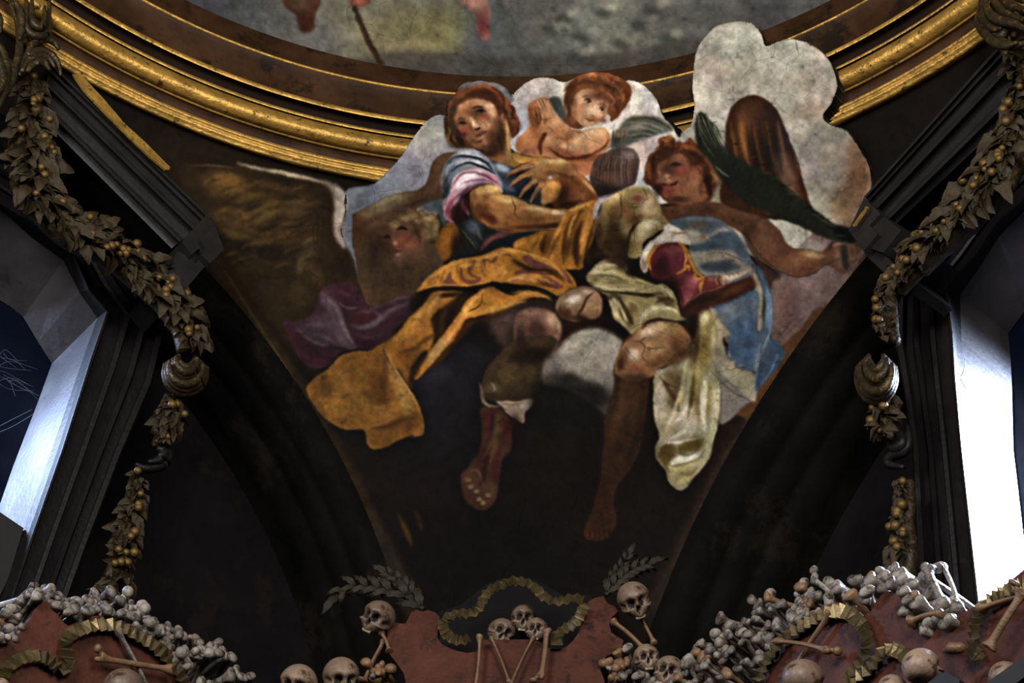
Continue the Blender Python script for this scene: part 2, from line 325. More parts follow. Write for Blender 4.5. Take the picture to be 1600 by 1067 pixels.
# ---- left wing
V(300,230,3.81)
P('2e2112','-60 110 120 108 250 118 280 90 400 130 550 150 700 190 800 215 870 240 915 290 915 400 890 480 910 570 960 660 1000 800 1040 950 800 1060 520 1080 400 960 250 760 150 560 60 400 -50 250',2,name='wg',own=2)
for a in [(250,230,170,60,15,'4a3417'),(420,250,150,45,10,'3d2c16'),(150,230,90,60,20,'4e3a1c'),(400,360,200,50,-15,'4a361a'),(300,480,160,50,20,'4f3a1e'),(560,380,150,40,-20,'523d20'),(520,520,130,50,20,'48351b'),(640,300,110,60,20,'382714'),(700,450,70,110,10,'3c2a18'),(330,600,110,80,0,'2a2014'),(460,640,100,60,0,'20190f'),(680,640,50,90,0,'4d3c28'),(740,760,40,70,-20,'44321f'),(560,760,80,60,0,'2a2012'),(420,830,80,60,40,'2e2418'),(880,700,60,80,0,'261b10'),(640,860,60,100,0,'3a2c18')]: G(a[5],*a[:5],.8,'wg')
for x,y,d,c in [(200,170,1,'5c4520'),(260,260,1,'624a24'),(330,210,1,'2a1d0c'),(420,300,-1,'5c4626'),(500,250,1,'2e200e'),(480,400,-1,'634a25'),(380,440,-1,'2c1f0e'),(600,340,-1,'5a4424'),(640,420,-1,'2d2010'),(300,530,1,'5a4522'),(420,520,-1,'56401f'),(520,560,-1,'281c0e'),(560,470,-1,'5f4a28'),(200,380,1,'5a431f'),(700,350,-1,'50391d'),(350,650,1,'3a2b15'),(480,700,-1,'3a2b17'),(600,620,-1,'2a1e10')]:
    S(c,'%d %d %d %d %d %d'%(x-70,y+20*d,x,y-8,x+80,y+24*d),7,2.2,.55,'wg')
S('6b5a44','0 112 120 110 250 125',2,1,.7); S('b3a288','270 95 400 130 520 150 640 175 760 205 860 235',5,1.6,.9); G('a8937a',560,158,100,12,14,.6)
P('9a8f84','780 205 860 225 915 280 920 350 895 430 885 500 915 600 890 590 850 520 845 430 850 350 830 270',2.5,.95,own=2)
S('c4bcb0','880 250 912 300 912 360 895 420 885 480',6,2,.7); S('8c8478','890 500 900 550 915 600',3,1.5,.7)
G('3a2412',800,270,40,60,0,.6)
S('34261a','980 660 1000 790 1040 940',3,1,.8)
# ---- left angel
P('4c3725','960 420 980 390 1060 350 1150 300 1250 270 1350 255 1400 200 1430 100 1480 50 1550 30 1600 60 1600 280 1500 310 1400 340 1340 380 1460 410 1470 500 1500 700 1340 860 1300 900 1100 960 1040 940 1000 790 970 640 955 560',1,name='an',own=3)
P('6e6248','985 400 1060 350 1160 300 1260 272 1350 262 1270 320 1180 370 1080 410 1000 430',4,.9,'an'); G('8a8468',1160,310,90,20,-20,.7,'an')
G('5a3a28',985,420,40,30,0,.8,'an'); G('59402e',1400,280,100,30,-30,.7,'an'); G('6a4c3a',1500,80,60,50,0,.6,'an'); G('4a3020',1100,520,120,90,0,.8,'an'); G('3b2d1e',1050,700,80,180,0,.7,'an')
G('3c2c1c',1280,760,150,110,0,.8,'an'); G('54402a',1380,680,60,80,0,.5,'an')
P('5d3f2e','1180 480 1240 440 1330 470 1380 540 1360 640 1300 700 1230 700 1180 640 1170 560',3,.9,'an',name='af')
G('74402c',1280,560,70,50,0,.8); G('84503c',1200,570,25,30,0,.7); G('6e5038',1240,470,60,25,0,.6); S('2a1a12','1215 485 1250 478 1285 492',4,1.2,.8); S('2c1c14','1140 540 1165 530 1180 545',4,1.2,.7); S('9a6a50','1195 540 1205 570 1225 575',4,1.2,.6)
S('8a4038','1205 615 1225 605 1250 615',4,1.2,.7); S('38221a','1205 625 1245 625',2,1,.7); G('9b7658',1225,640,14,10,0,.5)
for x,y in [(1210,460),(1260,420),(1310,395),(1370,385),(1430,410),(1455,460),(1400,450),(1340,430),(1445,510),(1400,520)]: G('8a7048',x,y,32,22,x*.3,.8); S('5a4426','%d %d %d %d %d %d'%(x-25,y+8,x,y-8,x+25,y+10),2.5,1,.7)
G('a08a62',1420,420,20,14,0,.6); G('7d5a42',1385,520,22,35,0,.6)
# blue ground between angel and sleeve
P('4c5154','1370 350 1500 310 1540 420 1500 470 1460 400 1400 380',2,.9)
# ---- purple cloth, left
V(420,430,3.556)
P('3d2029','290 90 340 55 440 40 480 60 520 120 560 170 640 160 740 115 830 110 800 200 720 290 620 390 560 410 490 410 400 430 330 500 260 520 190 480 140 400 80 260 140 260 230 230 270 160',1.2,name='pp',own=4)
G('58333c',340,120,60,60,0,.8,'pp'); P('6b5560','290 100 330 120 380 170 400 230 420 310 450 370 490 420 460 420 400 400 350 300 330 230 290 160',3,.8,'pp'); P('56404c','150 280 260 260 340 280 370 380 260 380 190 330',5,.8,'pp')
S('83707a','300 105 370 160 395 220 430 320 485 410',7,2.5,.7,'pp'); S('75636a','440 270 520 290 600 260 690 190 790 150',8,2.5,.8,'pp'); S('6b5a5a','560 190 640 160 720 130 800 115',8,2.5,.7,'pp')
P('47141c','440 260 500 210 560 195 590 220 520 270 460 275',3,.8,'pp'); P('421c2a','440 60 490 90 540 170 470 190 400 170 350 110',6,.7,'pp'); G('2a1218',590,380,110,30,0,.8,'pp'); G('3d2026',640,340,80,30,-30,.6,'pp')
S('7c6a72','160 300 220 350 280 385 380 400 440 410',5,1.5,.7,'pp'); P('381620','100 270 160 320 220 380 280 400 400 410 340 490 240 490 160 430',4,.7,'pp')
S('15090c','300 395 380 405 440 420 400 450',6,2,.8,'pp'); S('a08c90','390 150 430 180 500 185',3,1,.5); G('6e5a60',300,250,70,50,0,.5,'pp')
# ---- dark cloud centre-left
G('232026',960,620,170,150,0,.9); G('2e2a30',950,540,110,40,-20,.8); G('1a181c',1000,820,160,150,0,.9); G('201d24',1120,480,110,90,0,.8)
# ---- small putto wings & cherub
V(780,0,3.2)
P('4c4a44','250 495 290 485 320 520 335 580 345 630 320 620 280 560 255 520',1.5,own=1)
P('55554a','620 610 680 580 760 580 820 600 870 650 820 670 740 690 690 710 620 740 560 730 590 680',2,.95,own=5)
for i in range(7): S('3a3c34' if i%2 else '7c7c6c','%d %d %d %d %d %d'%(620+i*8,620+i*14,720,610+i*14,830-i*14,655+i*6),4,1.3,.7)
P('6e6450','560 690 590 650 630 640 645 670 620 710 570 720',2); 
for i in range(4): S('3a3226','%d 650 %d 705'%(575+i*18,568+i*18),3,1,.7)
G('48483c',580,725,30,14,0,.8)
# cherub body
P('a8714a','85 750 90 700 140 650 170 600 150 560 145 530 180 500 220 490 250 500 270 560 275 580 330 620 375 650 440 650 520 640 555 680 550 740 520 760 500 800 440 880 400 860 350 820 300 800 250 790 150 780',1,name='ch',own=5)
G('c49a72',400,720,130,50,10,.8,'ch'); G('b88860',480,690,70,40,-20,.9,'ch'); G('8a4c2a',340,760,110,20,15,.6,'ch'); G('8a5230',130,720,50,60,0,.7,'ch'); G('b8805a',150,700,40,40,0,.5,'ch'); G('9a5a3c',320,700,40,20,20,.5,'ch'); G('a05c3a',420,820,60,50,0,.6,'ch')
G('d0a886',460,660,40,14,-20,.7,'ch'); G('cfae90',390,740,70,16,5,.4,'ch')
S('5c2c16','210 780 205 730 225 680 240 670',7,1.2,.8); S('6a3a20','240 640 290 690 340 700 365 665',3,1.2,.7); S('5a2e18','250 730 300 775 370 790 450 775 520 740 548 700',3.5,1.2,.85); S('5a3018','340 690 345 740 335 780',1.5,.7,.7)
# cherub hands
for p,c in [('150 560 160 540 200 540 215 570 210 600 190 640 160 620','945a38'),('185 520 190 500 215 495 255 520 270 570 240 590 205 590','b07a56')]: P(c,p,1)
for x,y,x2,y2 in [(190,500,215,545),(205,492,228,540),(222,490,242,535),(240,497,256,535)]: S('c08a64','%d %d %d %d'%(x,y,x2,y2),5,.8,.9); S('5e3018','%d %d %d %d'%(x+8,y+4,x2+6,y2),1.4,.6,.8)
for x,y,x2,y2 in [(150,530,170,575),(165,522,188,565),(182,525,203,570)]: S('a06844','%d %d %d %d'%(x,y,x2,y2),5,.8,.9); S('5e3018','%d %d %d %d'%(x+8,y+4,x2+6,y2),1.2,.6,.7)
P('b88058','215 560 270 560 330 620 365 660 360 690 300 690 250 660 225 610',2,.95); G('cb9c76',290,625,35,25,40,.7)
S('6e3a20','180 580 185 620 200 600',1.6,.8,.7)
# cherub head
P('6b3d22','330 480 350 420 390 380 450 362 520 362 590 380 640 410 662 450 655 500 630 540 590 590 560 610 540 560 420 640 360 640 330 600 345 560 325 520',1,name='chh',own=5)
P('b98a68','375 470 420 440 480 430 540 470 575 500 560 550 520 600 470 630 420 630 385 600 365 560 360 510',1.2,name='chf')
G('d0a888',470,560,35,30,0,.8,'chf'); G('b0704c',400,545,25,25,0,.4,'chf'); G('b86a54',525,590,18,14,0,.5,'chf'); G('8a5438',500,470,70,30,20,.5,'chf'); G('8a5236',375,570,16,50,0,.6,'chf')
P('9a5c44','350 470 365 465 375 510 370 545 355 530 348 500',1); G('6a3020',362,505,6,18,0,.7)
S('3c2014','425 505 445 498 465 515',3,.9,.95); S('3c2014','500 545 515 540 530 552',3,.9,.95); S('6a3c26','420 488 445 478 470 490',2.5,.9,.8); S('6a3c26','500 520 520 520 538 535',2.5,.9,.8)

S('9a5c40','478 530 470 560 455 572 470 582',2.5,1,.7); G('dab49a',476,548,8,16,15,.7); G('7a3c28',463,578,12,5,20,.8)
S('8a4c38','430 590 450 602 478 603',3.5,.8,.9); S('5a1c14','436 593 455 602 475 601',1.4,.5,.9); G('c08a6a',445,618,16,8,0,.7)
P('6f4225','340 480 360 430 400 400 440 395 500 400 550 430 600 440 590 500 570 540 575 590 545 570 545 510 510 480 470 450 420 450 380 480 360 520 345 520',1.5,.95)
for x,y,c in [(380,430,'8e5430'),(420,395,'8a5532'),(470,380,'a8683c'),(530,395,'9e6138'),(590,410,'a46a40'),(630,450,'96603a'),(600,500,'8a522e'),(570,560,'80492a'),(540,440,'5a3018'),(500,410,'5c321a'),(620,420,'5a3520'),(350,450,'5a3822'),(340,540,'5a4632'),(570,490,'7a4626'),(560,470,'a06a42')]: S(c,'%d %d %d %d %d %d'%(x-28,y+14,x,y-12,x+26,y+16),5,1.2,.8)
# ---- foreground small head of hair (back view)
P('4a3a34','540 760 580 738 630 735 680 755 702 800 695 870 680 920 620 950 560 985 500 990 470 940 455 880 470 820 500 780',1,name='sh',own=6)
G('6a5c58',640,790,50,40,0,.8,'sh'); G('5c3c28',540,860,50,60,0,.7,'sh'); G('2c2220',560,960,80,30,0,.8,'sh')
for i in range(14): S(['6b4228','38281f','75604f'][i%3],'%d %d %d %d %d %d'%(520+i*12,770-(i*3),500+i*14,840,505+i*13,920),2.5,1,.5,'sh')
S('7a7068','545 765 585 742 635 738 680 758 700 800',2.5,1,.6); G('70707c',560,985,50,14,-30,.6)
# ---- right angel
V(900,200,5.333)
P('482818','570 400 600 260 660 200 700 160 690 100 750 70 820 90 840 120 920 120 950 85 1000 130 1080 180 1140 250 1170 350 1220 440 1200 540 1140 600 1060 640 900 660 760 620 700 560 640 500 580 460',1.2,name='ra',own=7)
P('7a4c34','700 300 780 260 860 220 920 240 960 320 1040 330 1050 400 1090 520 1100 600 940 660 820 620 720 560 680 480 670 400',2,name='raf')
G('8c5a3c',980,500,90,110,-10,.8,'raf'); G('843c34',880,350,80,50,0,.8,'raf'); G('9a6040',1000,420,50,60,0,.5,'raf'); G('5a3422',780,330,60,60,0,.6,'raf'); G('6e2e28',760,520,70,50,0,.7,'raf'); G('4a2c1e',860,600,90,30,0,.7,'raf'); G('7a5238',900,560,60,40,0,.6,'raf'); G('6a4832',820,230,60,40,0,.5,'raf')
P('94644c','720 420 730 390 770 385 800 410 790 450 750 465 725 450',2); S('4c241a','730 430 745 440 750 450',1.6,.9,.6); S('4c241a','775 425 790 420 795 430',1.6,.9,.6); G('b07c66',765,400,18,12,0,.7)
S('2c1610','785 315 830 295 880 310',3,1,.9); S('7c5240','780 290 830 265 890 275',3,1.4,.7); G('30140f',830,312,25,8,0,.6); S('3c1c14','680 370 670 400 690 430',3,1.2,.7)
S('2a1210','780 480 820 470 850 440',3.5,1,.9); S('7a4038','770 520 800 500 850 490',4,1.3,.8); S('4a241a','790 535 830 520',2,1,.7)
G('8a4c38',1030,350,28,34,0,.8); S('5a2c1e','1000 330 1040 360 1030 400',3,1,.7)
for x,y,c in [(720,110,'7a4c2a'),(780,90,'85552f'),(760,150,'6a3e20'),(700,180,'5a3018'),(640,240,'5c381c'),(610,330,'6a4022'),(600,420,'5a3219'),(860,150,'6a3a1c'),(950,120,'6e4424'),(1000,170,'5c3318'),(1060,220,'6a3a1c'),(940,210,'4a2812'),(1100,290,'572f16'),(1140,380,'6a4828'),(1180,440,'7a5c3a'),(1100,440,'3a2010'),(1130,540,'5a3c22'),(680,500,'2e1c12'),(900,170,'7a4a28'),(1040,280,'442410')]: S(c,'%d %d %d %d %d %d'%(x-40,y+26,x,y-20,x+38,y+24),6,1.6,.8)
G('a09078',1190,560,40,60,0,.6); P('8e8470','1150 560 1200 450 1230 470 1220 620 1130 610',3,.8)
# shoulders / arm of right angel
V(1080,240,5.333)
P('5b3a28','-330 450 -150 440 0 420 120 402 280 410 340 390 450 385 560 430 640 520 650 560 740 640 790 740 860 790 980 800 1090 820 1170 740 1260 740 1400 760 1440 780 1300 980 1250 1000 1120 930 1020 1000 880 1030 780 1000 690 960 560 850 450 690 380 640 200 560 0 530 -200 600 -330 640',1.2,name='rb',own=7)
G('6a4430',420,470,120,60,20,.8,'rb'); G('5a3c2c',600,720,120,100,30,.8,'rb'); G('7a5036',870,880,150,60,-10,.8,'rb'); G('9a8460',1010,840,90,30,10,.8,'rb'); G('4a2e20',480,620,60,80,30,.7,'rb'); G('7a5a48',1280,880,120,80,0,.7,'rb'); G('8a6a52',1220,750,60,14,-10,.6,'rb'); G('452c20',150,470,120,30,0,.7,'rb'); G('3c2418',-60,560,80,40,0,.7,'rb'); G('6e4834',250,470,60,40,0,.5,'rb'); G('6b4a38',760,980,90,20,15,.6,'rb')
S('7e4e38','530 410 600 470 640 520',3,1.2,.7); S('2c1a14','450 640 460 700 520 800',8,3,.7); S('3c2820','1130 820 1170 760 1220 735 1340 745',2.5,1,.7); S('2c2018','700 965 800 1010 900 1030 1020 1000 1120 930 1240 880',2,.9,.8)
P('2b1a12','450 690 560 840 700 960 750 1010 690 1060 620 1067 540 900',3,.9)
# hand fingers
for p in ['1180 760 1260 790 1300 880 1290 970','1240 760 1330 800 1360 870','1280 750 1380 790 1400 830']: S('5a4034',p,4,1.4,.6)
P('222420','1250 770 1300 780 1310 920 1300 980 1255 900',2,.85)
# dark wing of right angel
V(780,0,3.2)
P('3d2415','1130 700 1140 600 1170 530 1220 490 1290 478 1350 510 1400 570 1430 640 1460 720 1490 790 1520 900 1550 1000 1560 1080 1400 1100 1300 1080 1110 1010 1130 850',1.4,name='dw',own=8)
G('7a4c24',1215,650,35,110,8,.8,'dw'); G('8a5626',1215,740,22,60,0,.7,'dw'); G('4c2e1a',1250,540,60,40,0,.7,'dw'); G('5a3620',1300,680,30,80,-10,.6,'dw'); G('1c1a18',1370,780,40,130,-10,.9,'dw'); G('17140f',1290,760,24,110,-4,.8,'dw'); G('7a5c48',1440,880,45,130,-15,.8,'dw'); G('2a2630',1440,700,24,100,-20,.8,'dw'); G('1c120c',1180,830,50,120,0,.6,'dw'); G('33241f',1350,560,40,60,30,.7,'dw')
for x,c in [(1175,'9a6028'),(1200,'2a1a10'),(1225,'a36a30'),(1255,'20180f'),(1290,'8a4c20'),(1320,'151312'),(1355,'74401e'),(1385,'1c1815'),(1415,'8a6a50'),(1445,'4a2f24'),(1470,'7c5f4c')]: S(c,'%d 600 %d 720 %d 880'%(x-20,x,x+35),4,1.8,.6,'dw')
# palm frond
P('20221a','1000 560 1030 570 1060 620 1100 700 1150 760 1210 800 1280 840 1340 870 1400 910 1470 960 1540 1020 1620 1080 1690 1130 1780 1170 1770 1200 1700 1210 1600 1180 1500 1130 1350 1060 1250 1020 1130 920 1060 820 1010 760 985 700 980 620',1.8,name='pm',own=9)
for i in range(16):
    x=1010+i*44;y=600+i*37; S(['2e3020','12130f','3c4028','181a12'][i%4],'%d %d %d %d %d %d'%(x-30,y-50+i,x+50,y+20,x+120,y+80),4,1.5,.7,'pm')
S('5c5e44','1005 570 1000 640 1030 720 1080 790',3,1.2,.7); S('4a4c38','1030 570 1060 640 1090 720',3,1.2,.6); S('6e6c54','1080 830 1120 865 1150 885',3,1,.8); S('44472c','1540 1050 1650 1120 1740 1160',2,1,.6)
S('1d2018','1300 1090 1400 1090 1520 1120 1620 1150',5,1.4,.9); G('0d0d0d',1730,1170,50,25,20,.9)
P('0e0d0c','1690 1130 1780 1150 1810 1180 1790 1210 1740 1215 1680 1180',2,.9)
# ---- central man: neck/body ground
V(620,100,5.335)
P('6c6c70','560 160 640 145 700 140 820 155 900 190 960 260 950 330 600 400 500 240',1.5,.9,own=1)
P('5c3826','400 520 420 400 440 300 520 220 600 180 700 165 800 180 880 240 930 320 980 360 1000 440 1025 520 1000 600 960 620 940 560 780 700 560 700 500 690 440 650 415 600',1.2,name='mh',own=10)
P('8d6038','800 480 940 420 960 500 940 640 960 800 880 830 780 790 740 740 720 660',1.2,name='mn',own=10)
G('b08a54',930,620,22,130,-5,.8,'mn'); G('5a3420',800,620,60,90,0,.9,'mn'); G('4a2c1a',780,740,60,40,0,.8,'mn'); G('9a7444',940,770,30,40,0,.7,'mn')
P('8a5c3c','470 420 500 350 560 310 650 290 740 300 800 320 830 370 850 430 860 480 830 560 800 640 760 700 700 710 630 680 570 610 520 550 490 490',1.2,name='mf')
G('b88c60',700,320,60,30,0,.6,'mf'); G('b08058',530,350,50,50,0,.5,'mf'); G('c89a78',780,380,50,50,0,.7,'mf'); G('c0906a',740,510,50,40,0,.7,'mf'); G('8c4438',740,440,50,24,10,.7,'mf'); G('8a3c30',560,560,40,50,30,.6,'mf'); G('4c2e1c',800,620,60,70,30,.8,'mf'); G('5c3826',500,500,30,50,20,.6,'mf'); G('9a6a50',720,650,50,24,0,.7,'mf'); G('6a4428',600,400,40,40,0,.6,'mf'); G('7a4c30',640,600,60,30,20,.5,'mf')
P('4c2c1a','470 330 520 250 600 220 700 200 790 220 850 290 870 400 850 420 820 340 760 300 700 290 600 300 520 340 480 400',2,.9)
S('281812','625 375 680 355 740 370',4,1.2,.9); S('1c100c','665 400 700 388 735 395',5,1,.95); G('140c08',705,398,12,8,0,.8); S('c8a484','660 350 700 342 735 352',2,1,.5)
S('2c1a12','510 470 540 455 580 465',4,1.2,.85); S('1c100c','525 500 550 490 575 496',4.5,1,.9); G('6a402c',700,425,40,14,0,.5)
P('c49678','615 445 645 450 665 490 695 520 690 545 660 545 640 520 620 480',1.5,.85); G('e0bca0',640,480,10,26,-15,.7); S('4a2418','650 540 675 545 695 530',3,.9,.9); S('5c3020','600 480 620 540 650 560',3,1.4,.6)
S('7c4434','665 600 690 580 720 570 755 560',5,1,.9); S('3a140e','665 603 700 590 755 562',2,.6,.95); S('9a5848','690 620 720 610 740 595',4,1.2,.7); S('3a2014','690 640 720 635',3,1.2,.5)
P('a0684c','870 430 900 405 920 430 915 480 890 490 875 470',1.2,.95); S('5a2c1c','885 430 900 450 895 480',2,.8,.8)
for x,y,c,dx,dy in [(560,230,'7a4a2a',60,-20),(640,200,'8e4c28',60,-10),(740,195,'9a5028',60,6),(820,240,'96502a',40,30),(870,310,'7a4424',20,50),(900,380,'5c3018',10,40),(960,400,'7c4a30',16,50),(1000,500,'74402a',10,60),(960,560,'8a5232',14,40),(920,330,'8a4e30',30,30),(460,400,'3c2a1c',-14,60),(430,480,'4a3420',-8,50),(440,580,'5c4428',10,50),(480,620,'3c2818',20,40),(520,600,'2c1c14',16,50),(520,660,'4a301e',20,20),(700,240,'5c3018',60,10),(800,300,'3e2010',30,40),(600,270,'50301a',-40,30),(500,300,'5a3a22',-30,40)]: S(c,'%d %d %d %d %d %d'%(x-dx,y-dy,x+dy*.3,y-dx*.15,x+dx,y+dy),7,1.6,.75)
S('8a8a8c','500 240 570 180 640 150 700 170 800 175 860 190 920 240 950 300',3,1.5,.6); P('7d7448','460 600 480 590 490 640 470 680 450 650',2.5,.7)
# collar
P('8a6430','780 790 880 830 960 790 960 740 1040 760 1120 780 1200 770 1280 800 1200 840 1060 830 980 870 900 850 800 820',1.5,own=10); S('c09048','960 750 1000 800 1080 830',4,1.4,.8); S('5a3a18','800 810 900 850 990 860',3,1.2,.7)
# shirt body blue/dark between sleeve & hand
V(660,220,5.333)
P('252a30','560 180 640 190 760 230 800 300 1000 350 1000 540 860 520 740 470 660 440 640 330',1.5,own=10); G('767c84',660,240,60,40,20,.9); G('8a9098',640,220,40,20,20,.6); G('4c545e',700,360,40,60,-30,.8); G('15181c',900,420,90,60,0,.8); G('5a626c',740,400,40,20,30,.6)
# dark waist region under arm
P('20201f','200 680 320 680 420 620 560 720 760 760 1000 740 1110 760 780 900 760 900 640 900 480 940 300 980 250 990',2,own=10)
G('454b54',420,720,60,60,40,.9); S('5c5f66','400 680 450 740 500 830',6,2,.7); S('2c3238','350 740 420 820 470 900',8,2,.8); S('6e6a44','330 740 390 820 460 910',2,.8,.8); S('5a3430','480 920 560 830 680 780 780 760',9,1.4,.9); S('704844','500 900 570 825 680 775',3,1,.6)
P('7a4a1a','110 860 140 780 200 690 260 680 310 780 260 900 230 980 170 1000 130 920',2,.95,own=11); G('995c1c',200,800,50,60,30,.7); G('2a1a0e',290,860,50,90,0,.9)
# left arm (viewer right) forearm down to hand
P('6c3e20','1100 310 1200 210 1330 290 1420 380 1465 450 1460 500 1300 540 1200 560 1100 550 1180 460 1140 370',1.3,name='fa',own=10); G('9a6a3a',1370,340,90,30,45,.8,'fa'); G('b88a54',1400,380,60,14,50,.7,'fa'); G('41230f',1180,440,60,90,30,.8,'fa'); G('7a4826',1300,450,80,60,30,.6,'fa'); G('522c14',1200,530,110,20,-10,.7,'fa')
P('a0713e','1000 370 1080 330 1140 350 1160 420 1120 500 1060 520 1000 540 990 460',1.5,own=11); G('c48a38',1090,380,40,60,20,.7); G('5a3014',1120,520,50,40,0,.8)
P('94683c','880 190 960 160 1080 150 1180 160 1260 210 1290 280 1200 280 1120 310 1050 350 980 360 920 320 900 260 870 220',1.2,name='hd',own=10)
G('b8905c',1140,180,90,24,10,.8,'hd'); G('6a4220',1180,260,60,30,20,.7,'hd'); G('b08658',960,210,60,24,0,.6,'hd'); G('6e4626',1000,300,60,40,0,.5,'hd')
for p,w in [('910 210 820 235 760 260 700 300',8),('920 270 850 290 790 330 728 375',9),('960 320 900 370 860 410 805 470',9),('1010 340 980 390 940 450 900 510',8),('930 180 880 200 800 215',6)]:
    S('54301a',p,w+2,1,.9,taper=2); S('9a6a40',p,w-2,1,.95,taper=2); S('c09868',p.replace(' ',' '),2,.9,.5,taper=2)
G('7a2c1c',940,380,8,10,0,.6);G('a8a8ac',1065,303,16,12,0,.8)
# sleeve
P('7a7e84','170 250 210 180 260 120 320 80 420 72 500 100 560 150 600 220 640 290 670 370 660 440 560 360 400 400 300 560 240 500 180 440 150 340',1.2,name='sl',own=10)
G('a8aab0',400,110,110,40,0,.8,'sl'); G('3c444e',200,380,40,110,10,.9,'sl'); G('4c545e',220,220,50,60,0,.7,'sl'); G('b8b4b8',420,190,120,30,10,.8,'sl')
for p in ['210 200 280 150 360 132 460 150 540 190 590 250','230 270 300 215 390 190 480 215 560 250 610 280','180 330 210 250 260 200','170 400 200 330 240 270','200 450 220 380 250 320']: S('262c34',p,3.5,1,.85)
for p in ['240 170 320 120 420 110 500 140','250 240 330 195 420 178 520 205','190 300 220 230 270 180']: S('c8c8cc',p,4,1.5,.6)
P('b48c94','240 390 260 320 330 260 420 230 520 240 600 280 650 330 665 390 660 440 600 370 520 345 420 370 340 420 300 500 260 640 200 660 175 580 180 500 230 450',1.3,name='pk',own=10)
G('d8ccce',400,290,110,40,-10,.9,'pk'); G('dcd2d2',330,360,60,30,-30,.7,'pk'); G('8c4c5c',230,560,40,90,0,.8,'pk'); G('a05c6c',560,290,70,20,30,.5,'pk'); G('c8b4b8',560,260,60,20,20,.6,'pk')
S('7a3c4c','240 400 320 290 430 270 540 300 620 350 660 400',3,1,.7); S('6a3442','250 440 340 360 450 330 560 340 640 400',2.5,1,.7); S('c08c98','190 580 230 480 300 430',4,1.4,.7); S('7c4050','200 640 220 560 290 470 400 380',4,1.3,.8)
P('2c1418','330 440 400 400 400 560 390 620 300 680 220 650 250 560 310 500',2,.9,own=10); S('9a5868','340 480 340 540 380 600 400 620',6,1.6,.9); S('b07888','200 600 230 660 270 685',4,1.3,.8); S('8c5060','330 450 420 390 520 350',4,1.2,.8)
# main arm
P('96683a','400 500 400 430 460 390 560 360 640 400 665 450 760 460 840 500 900 530 1000 545 1100 570 1200 570 1220 640 1150 740 1000 745 860 760 720 760 600 740 500 690 420 610',1.3,name='ar',own=10)
G('c8a264',570,400,90,35,-5,.9,'ar'); G('c09858',480,420,60,30,-20,.6,'ar'); G('c09a64',700,490,100,30,10,.8,'ar'); G('b88e5c',1000,580,150,22,8,.8,'ar'); G('c8a884',1130,600,60,20,8,.6,'ar'); G('5c3a1c',470,580,60,70,40,.8,'ar'); G('5e2c1c',560,640,70,40,30,.7,'ar'); G('744624',820,700,190,40,0,.8,'ar'); G('4a2c14',700,750,160,16,8,.8,'ar'); G('7a4e28',620,560,70,40,0,.6,'ar'); G('5a341a',1080,700,110,22,-8,.8,'ar'); G('8a5c30',720,600,60,60,20,.5,'ar'); G('422410',410,560,20,60,0,.7,'ar')
S('3c2414','745 460 755 510 780 560 770 600 790 640',1.8,.7,.85); S('6a4424','560 450 520 500 560 560 640 600',2.5,1.6,.5); S('6a4020','780 640 900 660 1020 640 1150 650',3,1.8,.5); S('7a5228','820 520 900 560 1000 590',2.5,1.6,.4)
S('2c1c10','400 430 390 540 430 620 520 700 620 745',2.5,1.2,.7)
# ---- orange drape, around waist and lap
P('94601f','760 890 790 830 900 790 1000 750 1110 740 1190 640 1210 580 1300 550 1400 500 1470 500 1440 600 1440 680 1440 780 1400 900 1340 1000 1330 1067 1150 1067 1000 1000 880 930',1.3,name='o1',own=11)
G('b4782a',1250,650,50,90,30,.8,'o1'); G('bd8030',1380,600,40,90,15,.7,'o1'); G('5c3814',1260,780,50,160,10,.7,'o1'); G('b07228',1130,850,40,120,20,.8,'o1'); G('5a3412',1040,860,40,90,20,.8,'o1'); G('a86e26',950,830,50,60,30,.7,'o1'); G('4a2c10',1300,950,40,90,0,.7,'o1'); G('4a2e14',1400,640,14,100,10,.5,'o1'); G('b87e30',820,850,50,30,-20,.6,'o1')
for p,c in [('1190 640 1120 780 1080 900 1070 1010','c88c38'),('1440 520 1420 640 1390 760 1350 900 1340 1040','bf8434'),('1350 540 1290 640 1240 740','4a2c12'),('1210 580 1320 560 1440 500','d09844'),('1040 780 980 840 930 900','43280f'),('1240 700 1220 850 1200 1000','4c2e12'),('1000 790 960 860 900 920','b87c30')]: S(c,p,5,1.6,.75,'o1')
V(640,380,5.333)
P('9a651f','60 410 110 340 180 260 280 190 400 140 520 120 640 90 720 55 800 38 900 50 1000 80 1130 120 1240 180 1320 240 1380 310 1390 370 1330 390 1240 440 1100 380 950 360 800 340 690 330 600 355 480 370 360 365 230 370 130 390',1.2,name='o2',own=11)
G('b67c2e',700,230,130,70,0,.8,'o2'); G('c08834',560,160,160,30,-12,.6,'o2'); G('b8802e',320,260,120,60,-30,.6,'o2'); G('6a401a',900,170,50,40,20,.5,'o2'); G('ac7228',1080,290,120,40,10,.6,'o2')
for p in ['490 150 560 150 520 210 520 260 590 290 580 330 500 350 430 300 420 220 440 200 460 290 520 310 560 300 490 250','340 240 360 300 400 340 280 350 300 300','240 270 220 330 190 350 250 290','620 110 680 150 720 90 780 70 830 90 860 120 760 100 700 170 640 150 630 220 615 170','940 130 1000 100 1060 150 1140 150 1200 190 1120 210 1020 200','880 250 960 210 1060 240 1200 250 1150 270 1000 260 900 290','1070 300 1150 280 1230 320 1290 370 1200 380 1100 340','860 290 930 265 980 280 920 300 850 330','160 300 230 250 210 300 150 330','1240 200 1310 250 1360 340 1290 300']: P('5e3230',p,1.2,.8,'o2')
